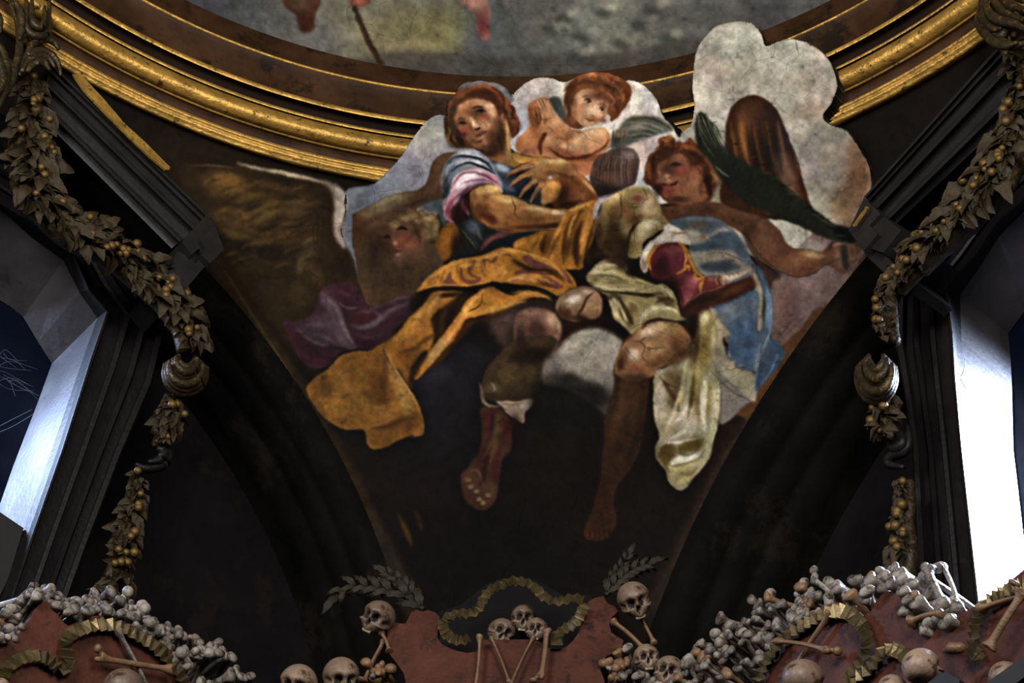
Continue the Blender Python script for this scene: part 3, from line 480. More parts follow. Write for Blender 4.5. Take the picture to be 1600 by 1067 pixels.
P('3c2412','850 130 930 160 1040 210 1190 210 1260 260 1300 340 1240 290 1160 240 1000 230 900 190',2,.85,'o2'); S('d09c48','700 60 800 45 900 60 1010 95 1130 135 1240 200',4,1.3,.6,'o2'); S('c89040','130 380 240 350 380 355 500 355 620 335 700 318 800 330',3,1.2,.6,'o2')
S('d4a658','800 320 900 290 1000 300 1060 330',5,1.6,.7,'o2'); S('3c2410','120 400 300 375 480 380 600 360 690 335',4,1.6,.8)
# dark under the fold
P('1d140c','60 430 200 380 360 375 480 375 620 355 720 340 900 355 1060 370 1230 450 1130 470 1000 430 800 440 700 500 600 520 560 400 460 470 380 540 250 520 120 560 30 580 0 500',3,.95,own=11)
# lower folds
P('9c6624','0 620 60 570 130 500 210 400 300 395 420 400 440 410 300 530 200 600 170 700 200 760 200 830 160 900 80 910 -60 1020 -200 1100 -240 1000 -120 800',2,name='o3',own=11); G('c08a38',150,560,50,110,35,.8,'o3'); G('bc8434',60,700,80,80,30,.6,'o3'); G('b88238',250,450,50,30,-10,.6,'o3'); G('5a3614',60,900,110,24,0,.7,'o3')
P('3e270f','200 600 260 540 340 490 450 440 520 430 450 520 400 620 330 690 280 790 210 830 210 720 160 660',5,.9)
P('a56c24','430 560 480 480 560 420 610 370 680 360 760 400 850 440 1000 400 1130 440 1200 490 1100 450 960 470 860 500 760 560 660 590 540 620 470 640 440 700 380 800 300 880 230 960 150 1050 60 1140 20 1090 100 970 200 860 300 740 390 620',1.3,name='o4',own=11)
G('7a4a1c',760,420,110,40,10,.8,'o4'); G('c48c38',500,560,50,50,30,.7,'o4'); G('c08a3a',700,550,110,24,-15,.7,'o4'); G('b88034',1000,430,100,16,5,.7,'o4'); G('c69040',280,840,30,130,38,.7,'o4'); G('b87830',400,660,30,60,30,.7,'o4')
S('4a2c10','600 400 605 480 560 540 470 580',2,.8,.8); S('4a3010','480 580 540 545 600 520',2,.7,.8); S('d0a04c','440 590 520 500 600 420 640 370',3,1.2,.5); S('a8947a','300 780 220 900 140 1000',6,2,.6)
P('5c340f','480 640 600 640 700 600 860 540 960 500 1060 480 1100 500 960 530 860 580 760 620 640 660 560 650 450 760 330 900 200 1030 150 1060 300 880 420 720',4,.85)
V(420,430,3.556)
P('8a5a20','640 380 780 280 880 160 960 110 1000 120 900 220 920 330 860 420 800 560 790 630 740 560 690 480 650 420',3,.9,name='o5',own=11); G('b27c30',760,300,80,60,-40,.7,'o5'); G('9a6424',820,350,60,50,0,.6,'o5'); G('6a4018',760,450,60,50,30,.7,'o5'); G('5a3414',800,550,30,50,20,.7,'o5')
P('211710','780 590 800 500 850 440 890 430 860 490 820 560 790 620',2.5,.85)
P('855722','210 630 260 570 330 520 400 450 480 425 560 420 640 380 660 420 700 510 760 600 800 660 830 710 860 800 850 880 760 900 660 950 590 970 550 940 530 860 440 860 360 830 290 770 240 700',1.3,name='o6',own=11)
G('a87430',440,640,110,90,0,.7,'o6'); G('a8762e',400,740,90,50,0,.7,'o6'); G('5c3a16',500,560,100,60,0,.5,'o6'); G('5f3c18',610,600,40,120,0,.7,'o6'); G('ac8444',720,620,30,130,-25,.8,'o6'); G('b08e50',760,720,40,40,0,.6,'o6'); G('a87430',640,780,90,30,-25,.7,'o6'); G('5a3617',720,840,110,50,-15,.8,'o6'); G('6e451c',620,910,60,40,0,.7,'o6'); G('6a4119',290,610,50,60,0,.6,'o6')
S('c8a058','650 410 690 500 750 590 800 670 840 760',3.5,1.2,.7,'o6'); S('3c2410','640 400 650 440 700 520',3,1.4,.6,'o6'); S('4a2c12','400 700 430 670 470 655',4,2,.6); S('a87c40','540 850 640 820 740 770 820 760',4,2,.6,'o6'); S('3a2210','560 850 660 840 760 800',3,1.6,.6,'o6'); S('a07838','860 810 855 880 800 900',2.5,1,.6)
# ---- lap: knees
V(640,380,5.333)
P('33241c','760 560 900 500 1060 480 1200 500 1300 640 1300 860 1180 960 1000 1100 700 1067 780 820 700 700',5,.9,own=10)
P('5a4238','680 640 800 600 900 560 900 640 820 720 800 840 740 820 690 740',5,.8)
P('6b4c3c','870 700 880 620 940 560 1040 535 1140 550 1220 600 1270 670 1280 740 1240 830 1180 940 1060 980 940 900 880 800',1.8,name='k1',own=10)
G('9a7a62',1190,640,50,70,-30,.8,'k1'); G('7a5c4c',1020,590,70,30,0,.7,'k1'); G('4a2a24',1060,720,80,60,0,.7,'k1'); G('281a14',1060,900,110,70,0,.9,'k1'); G('8c6c54',1230,760,30,50,0,.6,'k1'); G('3a2620',920,760,40,90,0,.7,'k1')
P('8c6a50','1220 510 1260 440 1340 390 1440 360 1520 370 1590 430 1610 520 1590 600 1520 640 1440 630 1400 660 1300 640 1240 580',1.6,name='k2',own=10)
G('c0aa94',1370,470,70,40,-20,.9,'k2'); G('bca490',1480,410,50,24,0,.6,'k2'); G('a07850',1520,540,50,60,0,.7,'k2'); G('4a2c1c',1300,600,60,50,0,.9,'k2'); G('5c3a24',1420,610,30,50,0,.7,'k2'); G('ccb8a8',1360,460,24,12,-20,.4,'k2')
S('3a2418','1540 410 1480 460 1450 520 1410 580',2,.9,.8); P('2a160e','1270 640 1400 660 1440 620 1560 640 1600 620 1600 690 1440 740 1340 830 1280 780',4,.9)
# ---- lower legs
V(680,540,3.334)
P('3a2c1c','250 180 270 120 330 50 420 -30 560 -60 640 -20 590 60 560 130 540 220 500 280 400 300 320 300 250 260 235 220',1.5,name='lg',own=10)
G('4c3c22',390,150,70,60,-30,.7,'lg'); G('4e4022',500,170,30,50,0,.7,'lg'); G('5a4a34',300,230,40,40,0,.6,'lg'); G('2a1a12',480,50,80,40,0,.7,'lg'); S('8a7c68','290 190 310 220 305 245',3,1,.5); S('7a6c58','380 150 420 180',2,1,.4)
S('6a5444','232 190 245 250 260 300 310 322 350 318',6,1.4,.9); S('8c7460','245 290 290 318 340 318',3,1,.7)
P('a08a74','320 295 380 290 440 290 515 278 500 320 470 350 462 405 410 380 370 350 350 320',1.2,own=10); G('c4b4a4',470,310,30,20,-30,.6); S('5a4432','330 300 400 310 460 300',2,1,.6)
P('4a2c20','240 330 300 325 350 330 380 370 430 400 400 440 395 540 350 600 335 700 320 790 280 850 220 855 160 810 138 720 145 660 210 610 240 520 245 430',1.6,name='ft',own=10)
G('4c1c20',280,400,40,60,0,.7,'ft'); G('4a1618',385,440,30,50,0,.7,'ft'); G('5c4028',320,470,24,110,10,.8,'ft'); G('441c1c',250,580,40,60,20,.7,'ft'); G('5a3c2c',190,720,50,60,0,.7,'ft'); G('6a4c34',280,760,40,50,0,.6,'ft'); G('43181a',310,650,20,70,0,.7,'ft')
for x,y in [(185,735),(215,760),(275,780),(170,700),(230,800),(250,820)]: G('9a8058',x,y,14,12,0,.7); S('24140e','%d %d %d %d'%(x-12,y+20,x+14,y+16),2,.9,.6)
S('9a7a5c','180 655 220 650 240 690 260 740',3,1.4,.5); S('6c5030','290 500 270 560 230 600',4,1.6,.6)
# right standing leg
V(680,540,3.334)
P('9a9084','560 150 580 70 640 20 720 -60 830 -90 930 -60 985 0 960 80 930 130 935 200 930 300 890 360 860 340 780 270 660 220 570 200',3,.95,name='cw',own=1)
G('a89e90',800,0,120,40,0,.8,'cw'); G('8a7f74',900,40,60,60,0,.6,'cw'); G('5c524a',640,170,90,50,0,.9,'cw'); G('1c1818',770,230,120,50,20,.9,'cw'); G('847a6e',860,120,80,40,0,.7,'cw'); G('6a625c',600,90,50,60,0,.5,'cw'); G('6a6058',900,290,30,40,0,.8,'cw'); G('242020',700,180,50,30,0,.7,'cw')
G('19161a',640,300,110,60,0,.85); G('1d1a1d',720,350,120,60,0,.8)
P('4a2c18','940 200 930 120 960 40 990 -30 1060 -90 1180 -140 1300 -100 1340 0 1260 80 1130 120 1110 250 1090 400 1060 560 1020 640 960 720 930 800 945 900 930 960 880 1010 830 1020 780 1000 785 940 820 860 860 700 870 600 885 480 890 360',1.4,name='sl2',own=10)
G('8a5c3c',1040,20,60,60,0,.5,'sl2')
V(900,560,3.556)
G('5c3c22',300,330,80,130,0,.6,'sl2'); G('3a2014',350,140,80,40,0,.7,'sl2'); G('2e1a10',240,150,20,90,0,.7,'sl2'); G('5a3820',250,560,60,90,20,.6,'sl2'); G('4a2418',150,820,60,60,20,.6,'sl2'); G('4c2018',90,960,50,40,0,.8,'sl2'); G('33200f',420,300,20,120,0,.5,'sl2')
for x in (85,108,132,160,188): S('1c0d08','%d 935 %d 1010'%(x,x-8),2,.8,.8)
for x in (65,95,120,148,175): G('5e3020',x,985,9,16,0,.6)
S('8a6a44','225 140 215 220 170 320 155 450',2,1,.4); S('24140c','200 550 215 600 240 620 280 610',1.5,.8,.6)
# knee of standing leg with highlights
V(920,380,5.333)
P('856140','220 1067 230 960 280 860 340 800 420 720 460 670 600 640 720 660 800 720 860 800 870 900 800 960 680 1010 580 1050 540 1110 380 1150 260 1120',1.5,name='k3',own=10)
G('c4b090',520,720,110,50,-30,.7,'k3'); G('c4b098',380,930,50,50,-40,.6,'k3'); G('b09468',640,720,80,50,0,.7,'k3'); G('a88458',520,880,120,60,-20,.5,'k3'); G('6a4828',760,830,70,90,0,.8,'k3'); G('4a2e1a',780,930,90,50,-20,.8,'k3'); G('5a3a22',560,1000,90,40,-20,.7,'k3'); G('503220',280,980,40,80,10,.7,'k3'); G('8a5438',400,1040,60,30,0,.6,'k3')
for p in ['360 820 430 825 470 870 450 950 500 1000','470 870 560 880 640 870','430 825 480 780','300 860 340 920 400 980']: S('3a2a1c',p,1.8,.8,.75)
# ---- white/cream cloth between
V(920,380,5.333)
P('8a7c52','-20 290 30 220 100 150 200 125 290 150 325 210 320 260 440 300 560 350 620 340 700 400 740 500 770 600 820 640 700 650 600 630 480 660 420 720 360 760 300 700 220 640 190 560 160 460 90 400 20 350',1.4,name='wc',own=12)
G('a89c74',120,240,120,50,10,.8,'wc'); G('8c8046',250,190,50,30,0,.6,'wc'); G('968a60',300,380,160,24,5,.8,'wc'); G('a69a78',240,540,40,90,-20,.8,'wc'); G('4a3e20',220,440,50,24,20,.9,'wc'); G('5c4c28',380,520,40,90,20,.8,'wc'); G('a49870',540,560,110,30,-8,.8,'wc'); G('948860',640,380,40,50,0,.8,'wc'); G('4a3820',660,480,60,30,20,.8,'wc'); G('a89a70',400,480,40,50,-40,.6,'wc'); G('4c3e22',340,650,30,60,0,.8,'wc')
for p,c,w in [('0 280 120 270 240 290 330 330','4a4020',3),('10 330 120 400 260 410 420 430 560 440','3a2c16',5),('90 160 200 135 290 160','b8ac84',3),('430 700 450 610 540 540 680 540 760 600','bcb08c',5),('440 720 500 660 620 640 760 660','2c1c10',5),('260 450 300 560 380 690','3c2e16',4),('170 440 210 560 300 690','b0a47c',4),('0 250 120 230 240 250','b4a880',4),('480 460 560 420 700 440','4a3a20',4),('330 470 420 520 430 600','9c9068',4),('40 320 180 380 300 400','a89c74',3)]: S(c,p,w,1.3,.8)
V(900,560,3.556)
P('8f8668','440 80 520 40 640 -60 700 -150 760 -100 760 0 800 60 810 200 800 330 770 440 740 560 660 660 590 735 520 690 500 620 450 560 445 490 465 430 435 330 432 200',1.3,name='wd',own=12)
G('a69c86',470,230,30,110,0,.8,'wd'); G('5a4626',550,120,60,60,0,.8,'wd'); G('4c3a1e',560,210,40,60,10,.8,'wd'); G('b4aa94',620,330,60,80,20,.8,'wd'); G('6e5a34',680,200,24,100,10,.7,'wd'); G('bcb4a0',715,210,14,130,0,.7,'wd'); G('aaa080',770,240,24,130,0,.7,'wd'); G('8a7a50',580,650,70,60,0,.7,'wd'); G('6a5224',500,530,50,40,0,.8,'wd'); G('5c4824',640,480,60,30,-20,.9,'wd'); G('a89a70',520,400,50,30,-30,.6,'wd'); G('c0b8a8',660,380,60,30,0,.5,'wd'); G('8c7848',780,380,20,60,0,.6,'wd')
P('4f3e1c','450 500 500 470 550 480 560 500 540 560 510 600 460 560',3,.8,'wd'); P('544420','575 490 640 450 700 445 712 480 680 515 600 530 560 520',3,.8,'wd'); P('c4bcaa','525 590 560 550 620 535 690 520 670 560 600 580',2,.9,'wd')
for p,c,w in [('620 -20 600 100 590 200 560 300 500 400','a89c70',6),('640 0 650 120 640 240 620 340','5a4828',6),('760 -60 730 80 720 200 715 400','c0b898',5),('800 80 790 250 780 380 760 480','b8ae90',5),('460 90 500 140 560 160','3c2c18',3),('470 460 550 470 610 460 700 440','cac2b0',3),('520 600 600 590 680 560 720 500','4a3820',2.5),('480 120 440 200 440 330','b0a892',4),('450 540 500 640 560 720','6a5830',4),('680 120 670 260 690 400','7a6840',4)]: S(c,p,w,1.4,.75,'wd')
P('736a60','770 40 830 60 860 120 920 170 950 200 990 225 940 260 900 300 860 340 800 370 800 300 810 200',1.5,own=12); G('867c70',850,200,40,70,0,.6); S('3a322a','800 70 860 140 920 180 980 220',1.6,.7,.7)
# ---- raised leg: thigh, calf
V(900,200,5.333)
P('8a744a','200 700 220 620 280 570 370 530 430 500 520 485 600 500 660 570 700 640 730 720 780 790 800 830 700 860 640 900 560 960 550 1067 440 1080 430 960 400 1010 300 1080 200 1000 170 900 150 800',1.4,name='th',own=10)
G('b49c68',330,580,90,40,-20,.7,'th'); G('b08258',520,580,60,40,0,.7,'th'); G('8a5238',520,590,40,30,0,.7,'th'); G('b89c80',600,640,60,80,40,.6,'th'); G('c0ac88',640,700,60,40,30,.6,'th'); G('5a4424',300,800,60,120,0,.7,'th'); G('8a5c2c',440,720,50,80,0,.6,'th'); G('2c1c10',330,960,120,80,0,.9,'th'); G('b4a47c',560,850,60,80,0,.8,'th'); G('c8bc94',600,800,60,50,0,.6,'th'); G('8e8250',480,960,30,110,0,.6,'th'); G('a89460',250,650,40,60,0,.5,'th'); G('4c3a1e',200,840,40,90,0,.6,'th')
S('2c1c10','540 770 480 830 450 900 430 1000',3,1.4,.8); S('3c2c1c','375 520 370 570 385 620 380 700 370 760',1.8,.8,.75); S('5a3c20','560 770 640 740 700 730',3,2,.5); S('c8b488','430 510 520 490 600 505',3,1.3,.5)
S('a89ca0','160 760 170 680 200 610 260 580 310 575',8,1.3,.95,taper=0); S('c8c0c0','175 720 190 650 240 600',3,1,.6); S('4a4044','170 780 190 700 220 640',2,1,.7)
# drape right of thigh dark
V(900,380,5.333)
P('2c1a10','130 30 300 60 420 0 430 60 440 180 420 240 300 180 200 120 100 180 60 120',4,.9,own=10)
# boot
V(920,380,5.333)
P('b0a090','430 200 440 100 480 20 540 -30 620 -90 640 -150 760 -190 880 -170 930 -100 960 -60 940 0 860 20 700 0 560 30 510 100 500 200 470 250',1.3,name='bc',own=10)
G('d4c8bc',740,-140,110,30,0,.8,'bc'); G('8a6048',860,-80,60,20,10,.6,'bc'); G('6a5038',460,180,30,60,0,.7,'bc'); G('c0a894',500,60,30,60,30,.6,'bc')
S('5a4030','660 -90 760 -80 880 -90 940 -40',2.5,1,.7); S('7a5c48','560 0 520 80 470 200',3,1,.7)
P('5a2428','500 180 520 80 580 20 660 0 740 0 800 60 850 160 900 240 960 280 1060 270 1180 270 1300 240 1390 280 1390 330 1300 420 1150 500 1000 540 900 590 820 620 770 560 760 460 720 360 620 320 530 280',1.3,name='bt',own=10)
G('7a3c3c',720,60,90,50,0,.7,'bt'); G('3a1418',600,240,90,70,0,.8,'bt'); G('8a4c4c',860,330,60,60,0,.7,'bt'); G('7a4044',1010,320,50,40,0,.7,'bt'); G('9a6058',820,480,60,50,-30,.5,'bt'); G('c0a080',1180,290,70,24,-10,.9,'bt'); G('d0b090',1280,250,50,16,-20,.7,'bt')
P('3c2014','790 600 780 560 850 480 950 420 1060 390 1150 350 1230 300 1330 270 1390 280 1395 330 1300 420 1180 490 1040 520 940 570 860 620 800 630',1.5,own=10); S('20120c','790 590 850 510 960 470 1100 450 1250 420',8,3,.8); S('7a5030','860 480 950 410 1060 380 1160 340 1240 290 1330 235',3,1,.9); G('5a3824',1200,400,120,30,-25,.6)
for p,w in [('520 230 500 140 540 60 600 10',5),('740 -10 800 40 850 130 890 230 960 290',8),('840 240 830 190 790 230 730 260',5),('900 240 880 290 930 300 980 270',5),('970 290 940 350 930 410',6),('1070 270 1060 310 1080 350',5),('1110 265 1100 310 1115 340',4),('790 40 810 120 800 210',4)]: S('9a6420',p,w,1,.95); S('d09c40',p,w*.35,.8,.7)
for i in range(3): S('8a5a48','%d 250 %d 280'%(1200+i*40,1210+i*40),2,.8,.5)
# ---- blue cloth right with flaking
V(900,200,5.333)
P('4c565e','780 790 860 750 1000 735 1150 750 1250 800 1330 870 1400 950 1450 1067 1500 1200 1200 1300 950 1100 960 950 900 860',1.3,name='b1',own=13)
G('6a7078',1000,760,140,20,0,.7,'b1'); P('a89e88','900 880 960 840 1090 900 1180 850 1260 830 1350 900 1240 860 1130 920 1100 960 1000 990 930 1000',2.5,.8,'b1'); G('5a4a38',1010,810,80,40,0,.8,'b1'); G('8a6038',1060,900,30,14,0,.7,'b1'); P('33414c','950 980 1060 960 1150 890 1260 870 1340 900 1400 980 1450 1080 1380 1067 1300 1020 1150 1010 1000 1030',2.5,.9,'b1')
V(920,380,5.333)
P('8e8470','830 80 960 70 1140 60 1230 100 1290 170 1380 220 1430 320 1460 420 1450 560 1450 730 1400 720 1400 520 1380 400 1390 330 1310 230 1140 270 960 260 900 220 860 160',2.5,.95,name='b2',own=13)
P('2e363c','920 200 960 170 1060 150 1150 140 1240 180 1280 200 1180 240 1060 250 960 230',3,.95); G('3c464e',900,40,60,20,0,.8); S('3a342c','960 100 1100 80 1200 110 1280 150 1270 160',1.6,.7,.7)
P('3f5268','1040 540 1150 500 1290 430 1370 390 1420 420 1410 560 1400 720 1440 740 1460 650 1470 480 1430 300 1390 200 1440 210 1500 330 1530 480 1530 700 1520 800 1590 900 1570 1000 1500 1060 1420 1180 1400 1260 1370 1250 1400 1060 1380 1070 1250 1040 1160 960 1170 780 1100 650',1.8,name='b3',own=13)
G('2c4668',1280,760,110,120,0,.8,'b3'); G('5a6a7c',1340,560,90,60,0,.6,'b3'); G('6c7680',1240,500,80,30,-20,.7,'b3'); G('345078',1320,900,70,100,0,.7,'b3'); G('6a7c90',1500,560,24,200,0,.7,'b3'); G('566878',1420,960,24,160,10,.6,'b3'); G('25344c',1480,950,40,100,20,.8,'b3'); G('3c5a84',1180,840,40,60,0,.5,'b3'); G('8a8478',1150,560,50,60,40,.5,'b3')
S('8a94a0','1480 360 1520 480 1520 700 1470 850 1420 1000 1400 1180',3,1.2,.6,'b3'); S('1c2430','1460 800 1440 950 1400 1120',2.5,1,.6); S('8a8068','1500 880 1540 920 1500 1000',4,1.6,.6); S('1c2430','1320 780 1390 860 1420 850',1.8,.8,.7)
P('8e8670','1010 540 1060 560 1100 640 1170 740 1160 780 1120 800 1160 950 1250 1040 1370 1080 1400 1180 1400 1280 1370 1320 1200 1180 1060 1067 1000 1150 950 1100 1040 900 1060 760 1030 640',1.8,.95,own=12)
G('a69c84',1080,760,30,80,0,.5); S('4a4236','1020 1067 1150 1200 1250 1270 1380 1320',1.6,.8,.7); G('9a8060',1190,1000,30,20,0,.6)
P('8a7c50','920 590 1000 560 1050 640 1080 760 1060 900 1020 1020 960 1130 860 1250 840 1100 860 950 880 800 900 680',2.5,.95,name='wv',own=12); G('b0a478',960,640,40,60,20,.7,'wv'); G('6a5424',950,880,50,110,10,.8,'wv'); G('a89e7c',1040,800,20,120,0,.7,'wv'); G('4a3416',880,900,30,120,0,.8,'wv')
P('2c1c12','800 640 900 600 920 700 880 820 860 1000 830 900 860 780 800 700',3,.85)
# blue deep fold lower right (dark outline to the cloud)
V(1100,380,4.104)
P('3a2a22','290 0 330 60 400 160 470 190 440 260 425 310 390 220 330 100 270 20',3,.9)
P('2f4258','440 620 480 640 520 690 510 740 460 820 400 880 350 940 330 950 340 850 380 720 420 650',1.8,.9,own=13); S('6c88a4','480 700 430 820 360 920',3,1.3,.6); S('758aa0','350 700 335 800 330 930',3,1.2,.6)
# ================= vault above the cornice (dome)
V(0,0,1)
# ================= second pass: deeper shadows, sharper lights
V(620,100,5.335)
P('3a2416','410 500 430 400 480 330 470 420 480 500 520 580 560 640 600 690 540 700 470 690 430 640',2.5,.75)
P('4a2a18','840 450 870 500 900 540 920 620 900 700 850 760 780 780 740 730 760 690 800 640 830 560',5,.8); G('3c2214',820,690,60,50,-30,.8); G('2e1a10',760,745,60,24,0,.8)
G('5a3a24',650,650,60,26,10,.7); G('4a2e1e',720,700,60,24,0,.7); G('7a5030',560,420,30,60,10,.5); G('4c3020',650,420,30,50,10,.6); G('6a2e28',560,590,30,30,0,.6)
G('4c3424',690,400,60,24,-5,.6); G('3c2418',545,490,40,22,0,.6); G('d8b494',640,500,10,22,-10,.8); G('d0a888',760,350,40,26,0,.6); G('c49c78',800,440,30,40,0,.4)
S('2c1a12','660 398 700 386 742 400',3.5,1,.7); G('140a06',704,397,8,6,0,.7); S('2c1a12','518 498 548 488 582 500',3.5,1,.7); G('140a06',550,497,7,5,0,.6)
S('3a1a12','655 550 680 548 700 530',3.5,1,.9); S('54302a','660 608 700 588 730 580 758 560',4.5,1,.9); G('a8746a',700,618,26,8,-20,.5); G('24120a',690,648,24,8,-10,.5)
for p,c,w in [('480 310 540 240 620 205 720 195','6a3c20',6),('500 290 580 225 680 185 800 200','8a4c2a',6),('520 320 600 260 720 235 800 260','3c2012',6),('800 230 870 290 900 380 930 460','5a3018',7),('860 260 920 340 960 440 1010 520','86502e',6),('880 330 900 400 940 500 960 580','3a1e10',6),('930 380 990 440 1010 540 980 610','6a3a20',6),('430 420 420 520 450 620 510 690','2c1c12',8),('460 380 440 460 460 560 500 640','4c3220',5),('420 560 440 640 480 680','7a643c',4),('740 170 820 200 880 260','a85c34',4)]: S(c,p,w,1.4,.7)
P('7a7674','520 215 600 165 680 150 760 180 840 175 900 215 940 290 900 250 830 215 740 195 640 190 560 215',2,.75)
G('b89058',925,600,16,110,-4,.7); G('4a2c18',860,620,30,110,-5,.8); S('2c180e','850 540 860 640 900 760',5,2,.6)
# cherub second pass
V(780,0,3.2)
G('7a4a2c',460,590,60,14,20,.6); G('8a5a3c',380,540,12,50,0,.5); G('6a3c24',500,478,50,20,15,.8); G('b0664c',405,548,24,22,0,.4); G('6a3c28',530,520,14,40,10,.5); G('d8b496',445,560,26,22,0,.5); G('5a3018',520,600,16,14,0,.5)
G('1c0e0a',447,509,8,6,0,.7); G('1c0e0a',515,549,7,6,0,.7); G('5a3420',445,490,30,8,15,.5); G('5a3420',515,528,24,7,15,.5)
P('4a2814','335 480 350 430 385 395 400 410 370 450 350 500 360 540 350 590 335 560',2,.7)
for p,c,w in [('400 400 450 375 520 380','b06e42',5),('520 370 580 385 630 420','8c4e2c',6),('560 400 620 430 650 480','5c3018',6),('500 420 560 440 580 490','3c1e10',6),('580 430 620 480 610 540','9c6238',5),('470 440 520 450 560 500','7a4828',5),('560 500 590 540 590 580','4c2814',5),('600 400 650 440 655 500','74401f',5),('380 430 430 410 480 415','4a2612',5),('540 460 575 500 560 530','b07a4a',3),('340 520 330 560 345 600','6a4a30',4),('430 390 480 400 520 430','8c5430',4)]: S(c,p,w,1.2,.75)
G('7a4426',300,760,70,20,20,.7); G('6a381c',440,790,100,16,-8,.7); G('d0aa84',420,700,70,24,5,.6); G('cfa880',500,665,40,22,-20,.6); G('8a5230',200,700,30,60,0,.7); G('9c6440',260,740,40,30,20,.6); G('c4926a',245,710,24,20,30,.5); G('7c4628',350,690,24,30,0,.7)
S('4a2410','245 735 300 780 370 796 450 780 520 742 552 700',4,1.1,.9); S('4a2410','215 770 205 730 225 680 242 665',6,1.2,.8); S('3c1e10','150 545 170 575 190 610 200 640',2.5,1,.7); S('7a4426','225 610 260 650 320 695 365 690',3,1.4,.6)
G('a0643c',420,850,50,40,0,.6); G('7a4426',360,830,40,20,0,.6); P('c48c3a','72 760 100 765 150 785 200 790 260 800 330 800 260 830 150 815 100 800',2,.5)
G('2c2c26',590,700,24,20,0,.7); S('2c2c24','640 600 740 590 830 625 870 655',2.5,1,.7); S('8c8a78','640 640 720 620 820 650',4,1.4,.6); S('3a3a30','650 670 720 660 800 668',3,1.2,.6); G('8a7a60',600,670,26,16,0,.6)
G('8a8276',680,640,60,18,0,.5); G('4a4438',700,600,60,10,5,.6)
# small head
for i in range(22): S(['5c4238','2c1e18','7a6458','3c2820'][i%4],'%d %d %d %d %d %d'%(510+i*8,775+(i%3)*14,500+i*8,840,490+i*9,930),2,1,.55,'sh')
G('241a18',520,950,60,40,0,.7,'sh'); G('7a6c68',650,775,30,24,0,.6,'sh')
# sleeve, hand, arms
V(660,220,5.333)
G('c4c2c4',380,180,90,18,-5,.7); G('b0b0b4',420,110,70,16,5,.7); G('5a626a',230,330,20,90,10,.7); G('1c2228',190,420,24,70,5,.7); G('e0d4d6',420,270,70,16,-8,.7); G('ded2d2',310,370,40,22,-40,.7); G('70303f',220,600,24,60,0,.7); G('3a1820',350,540,40,80,10,.7)
S('1c222a','200 195 270 140 360 128 460 148 540 190 595 255',3.5,.9,.9); S('1c222a','225 265 300 210 390 186 480 212 560 252 615 285',3.5,.9,.9); S('6a3040','240 395 320 285 430 265 540 300 630 360',2.5,.9,.7)
G('2a3038',720,330,40,30,0,.5); P('aab0b6','590 195 640 195 700 215 740 240 700 260 650 250 610 225',3,.8); G('0f1216',860,440,80,40,-20,.8); S('5c6670','640 290 660 360 720 420',8,2.5,.6)
G('5a3418',480,600,50,60,40,.7); G('4c2414',560,650,70,36,25,.7); G('d4b070',570,400,60,24,-8,.8); G('caa268',690,485,70,20,10,.7); G('a0703c',620,540,50,36,10,.6); G('6a3e20',760,640,70,34,5,.6); G('4a2812',880,720,170,22,-3,.8); G('c8a47a',960,570,90,14,10,.7); G('d0b090',1120,598,50,16,6,.6); G('7a4c28',860,600,60,26,15,.5); G('3a1e10',1080,710,90,18,-8,.8); G('74462a',430,470,24,40,0,.7)
S('b08a54','560 470 640 460 740 480',5,2.5,.6); S('5c3418','790 600 880 650 1000 660 1140 655',5,3,.6); S('4a2a14','560 520 530 560 570 620',4,2.5,.6)
G('3c1e0e',1170,450,50,70,30,.8); G('34190c',1210,530,80,22,-10,.8); G('b8905a',1400,390,60,14,50,.8); G('8a5a30',1330,430,40,60,30,.6); G('caa66c',1140,172,70,14,8,.8); G('b48c58',1000,180,60,16,-5,.6); G('4c2a14',1180,290,70,18,20,.7); G('7c5430',900,230,30,30,0,.6); G('5c3a1e',1060,270,50,26,0,.6); G('a88050',930,240,30,14,-20,.7); G('5a361c',960,320,40,20,-30,.6)
for p,w in [('905 215 830 235 760 262 700 302',7),('915 275 850 295 790 335 730 378',8),('950 330 900 375 855 415 808 470',8),('1005 350 975 400 935 455 900 508',7)]: S('2c180c',p,w*.35,.8,.8); 
for p,w in [('905 205 830 225 770 248 712 280',4),('915 262 850 283 790 318 745 350',4),('945 318 895 362 850 402 815 440',4),('1000 338 968 385 930 438 905 475',4)]: S('c09a6a',p,w,1,.75,taper=2)
for x,y in [(705,300),(735,375),(812,465),(904,502)]: G('7c4630',x,y,12,8,0,.7)
# orange drapery folds
for p,c,w in [('1210 600 1150 720 1100 860 1075 1000','d89a44',4),('1250 620 1200 760 1180 900 1180 1040','3c220c',7),('1300 600 1240 700 1220 820','e0a850',4),('1420 540 1380 680 1340 820 1320 960','cf9440',6),('1340 660 1290 800 1280 940 1300 1060','2c180a',9),('1430 660 1400 800 1370 920 1400 1040','34200f',6),('1150 780 1100 860 1060 980','4c2c10',7),('980 800 930 880 900 930','5a3412',5),('860 840 800 860 780 890','c88a38',4),('1030 800 1000 880 1010 940','2e1a0a',8),('1380 520 1280 560 1210 590','e0ac58',4)]: S(c,p,w,1.6,.7)
V(640,380,5.333)
for p,c,w in [('80 400 150 320 260 230 400 160 540 130','c88c38',6),('300 220 270 290 260 340','6a4018',4),('620 120 600 200 640 300','7c4c1c',5),('420 150 400 230 430 310','7a4a1a',4),('560 140 700 100 820 70 900 80','d49c48',7),('900 160 1000 220 1150 230 1250 290','2a160a',5),('1000 110 1120 160 1230 210 1320 310','d09440',4),('880 280 980 270 1080 290 1200 340','c48a38',7),('700 200 760 260 720 300','8a5820',4),('780 160 820 220 800 290','8a5820',4),('1240 380 1160 350 1040 340','4c2c12',5)]: S(c,p,w,1.5,.7,'o2')
G('cf9644',760,230,60,40,0,.5,'o2'); G('d49c48',480,180,50,20,-15,.5,'o2')
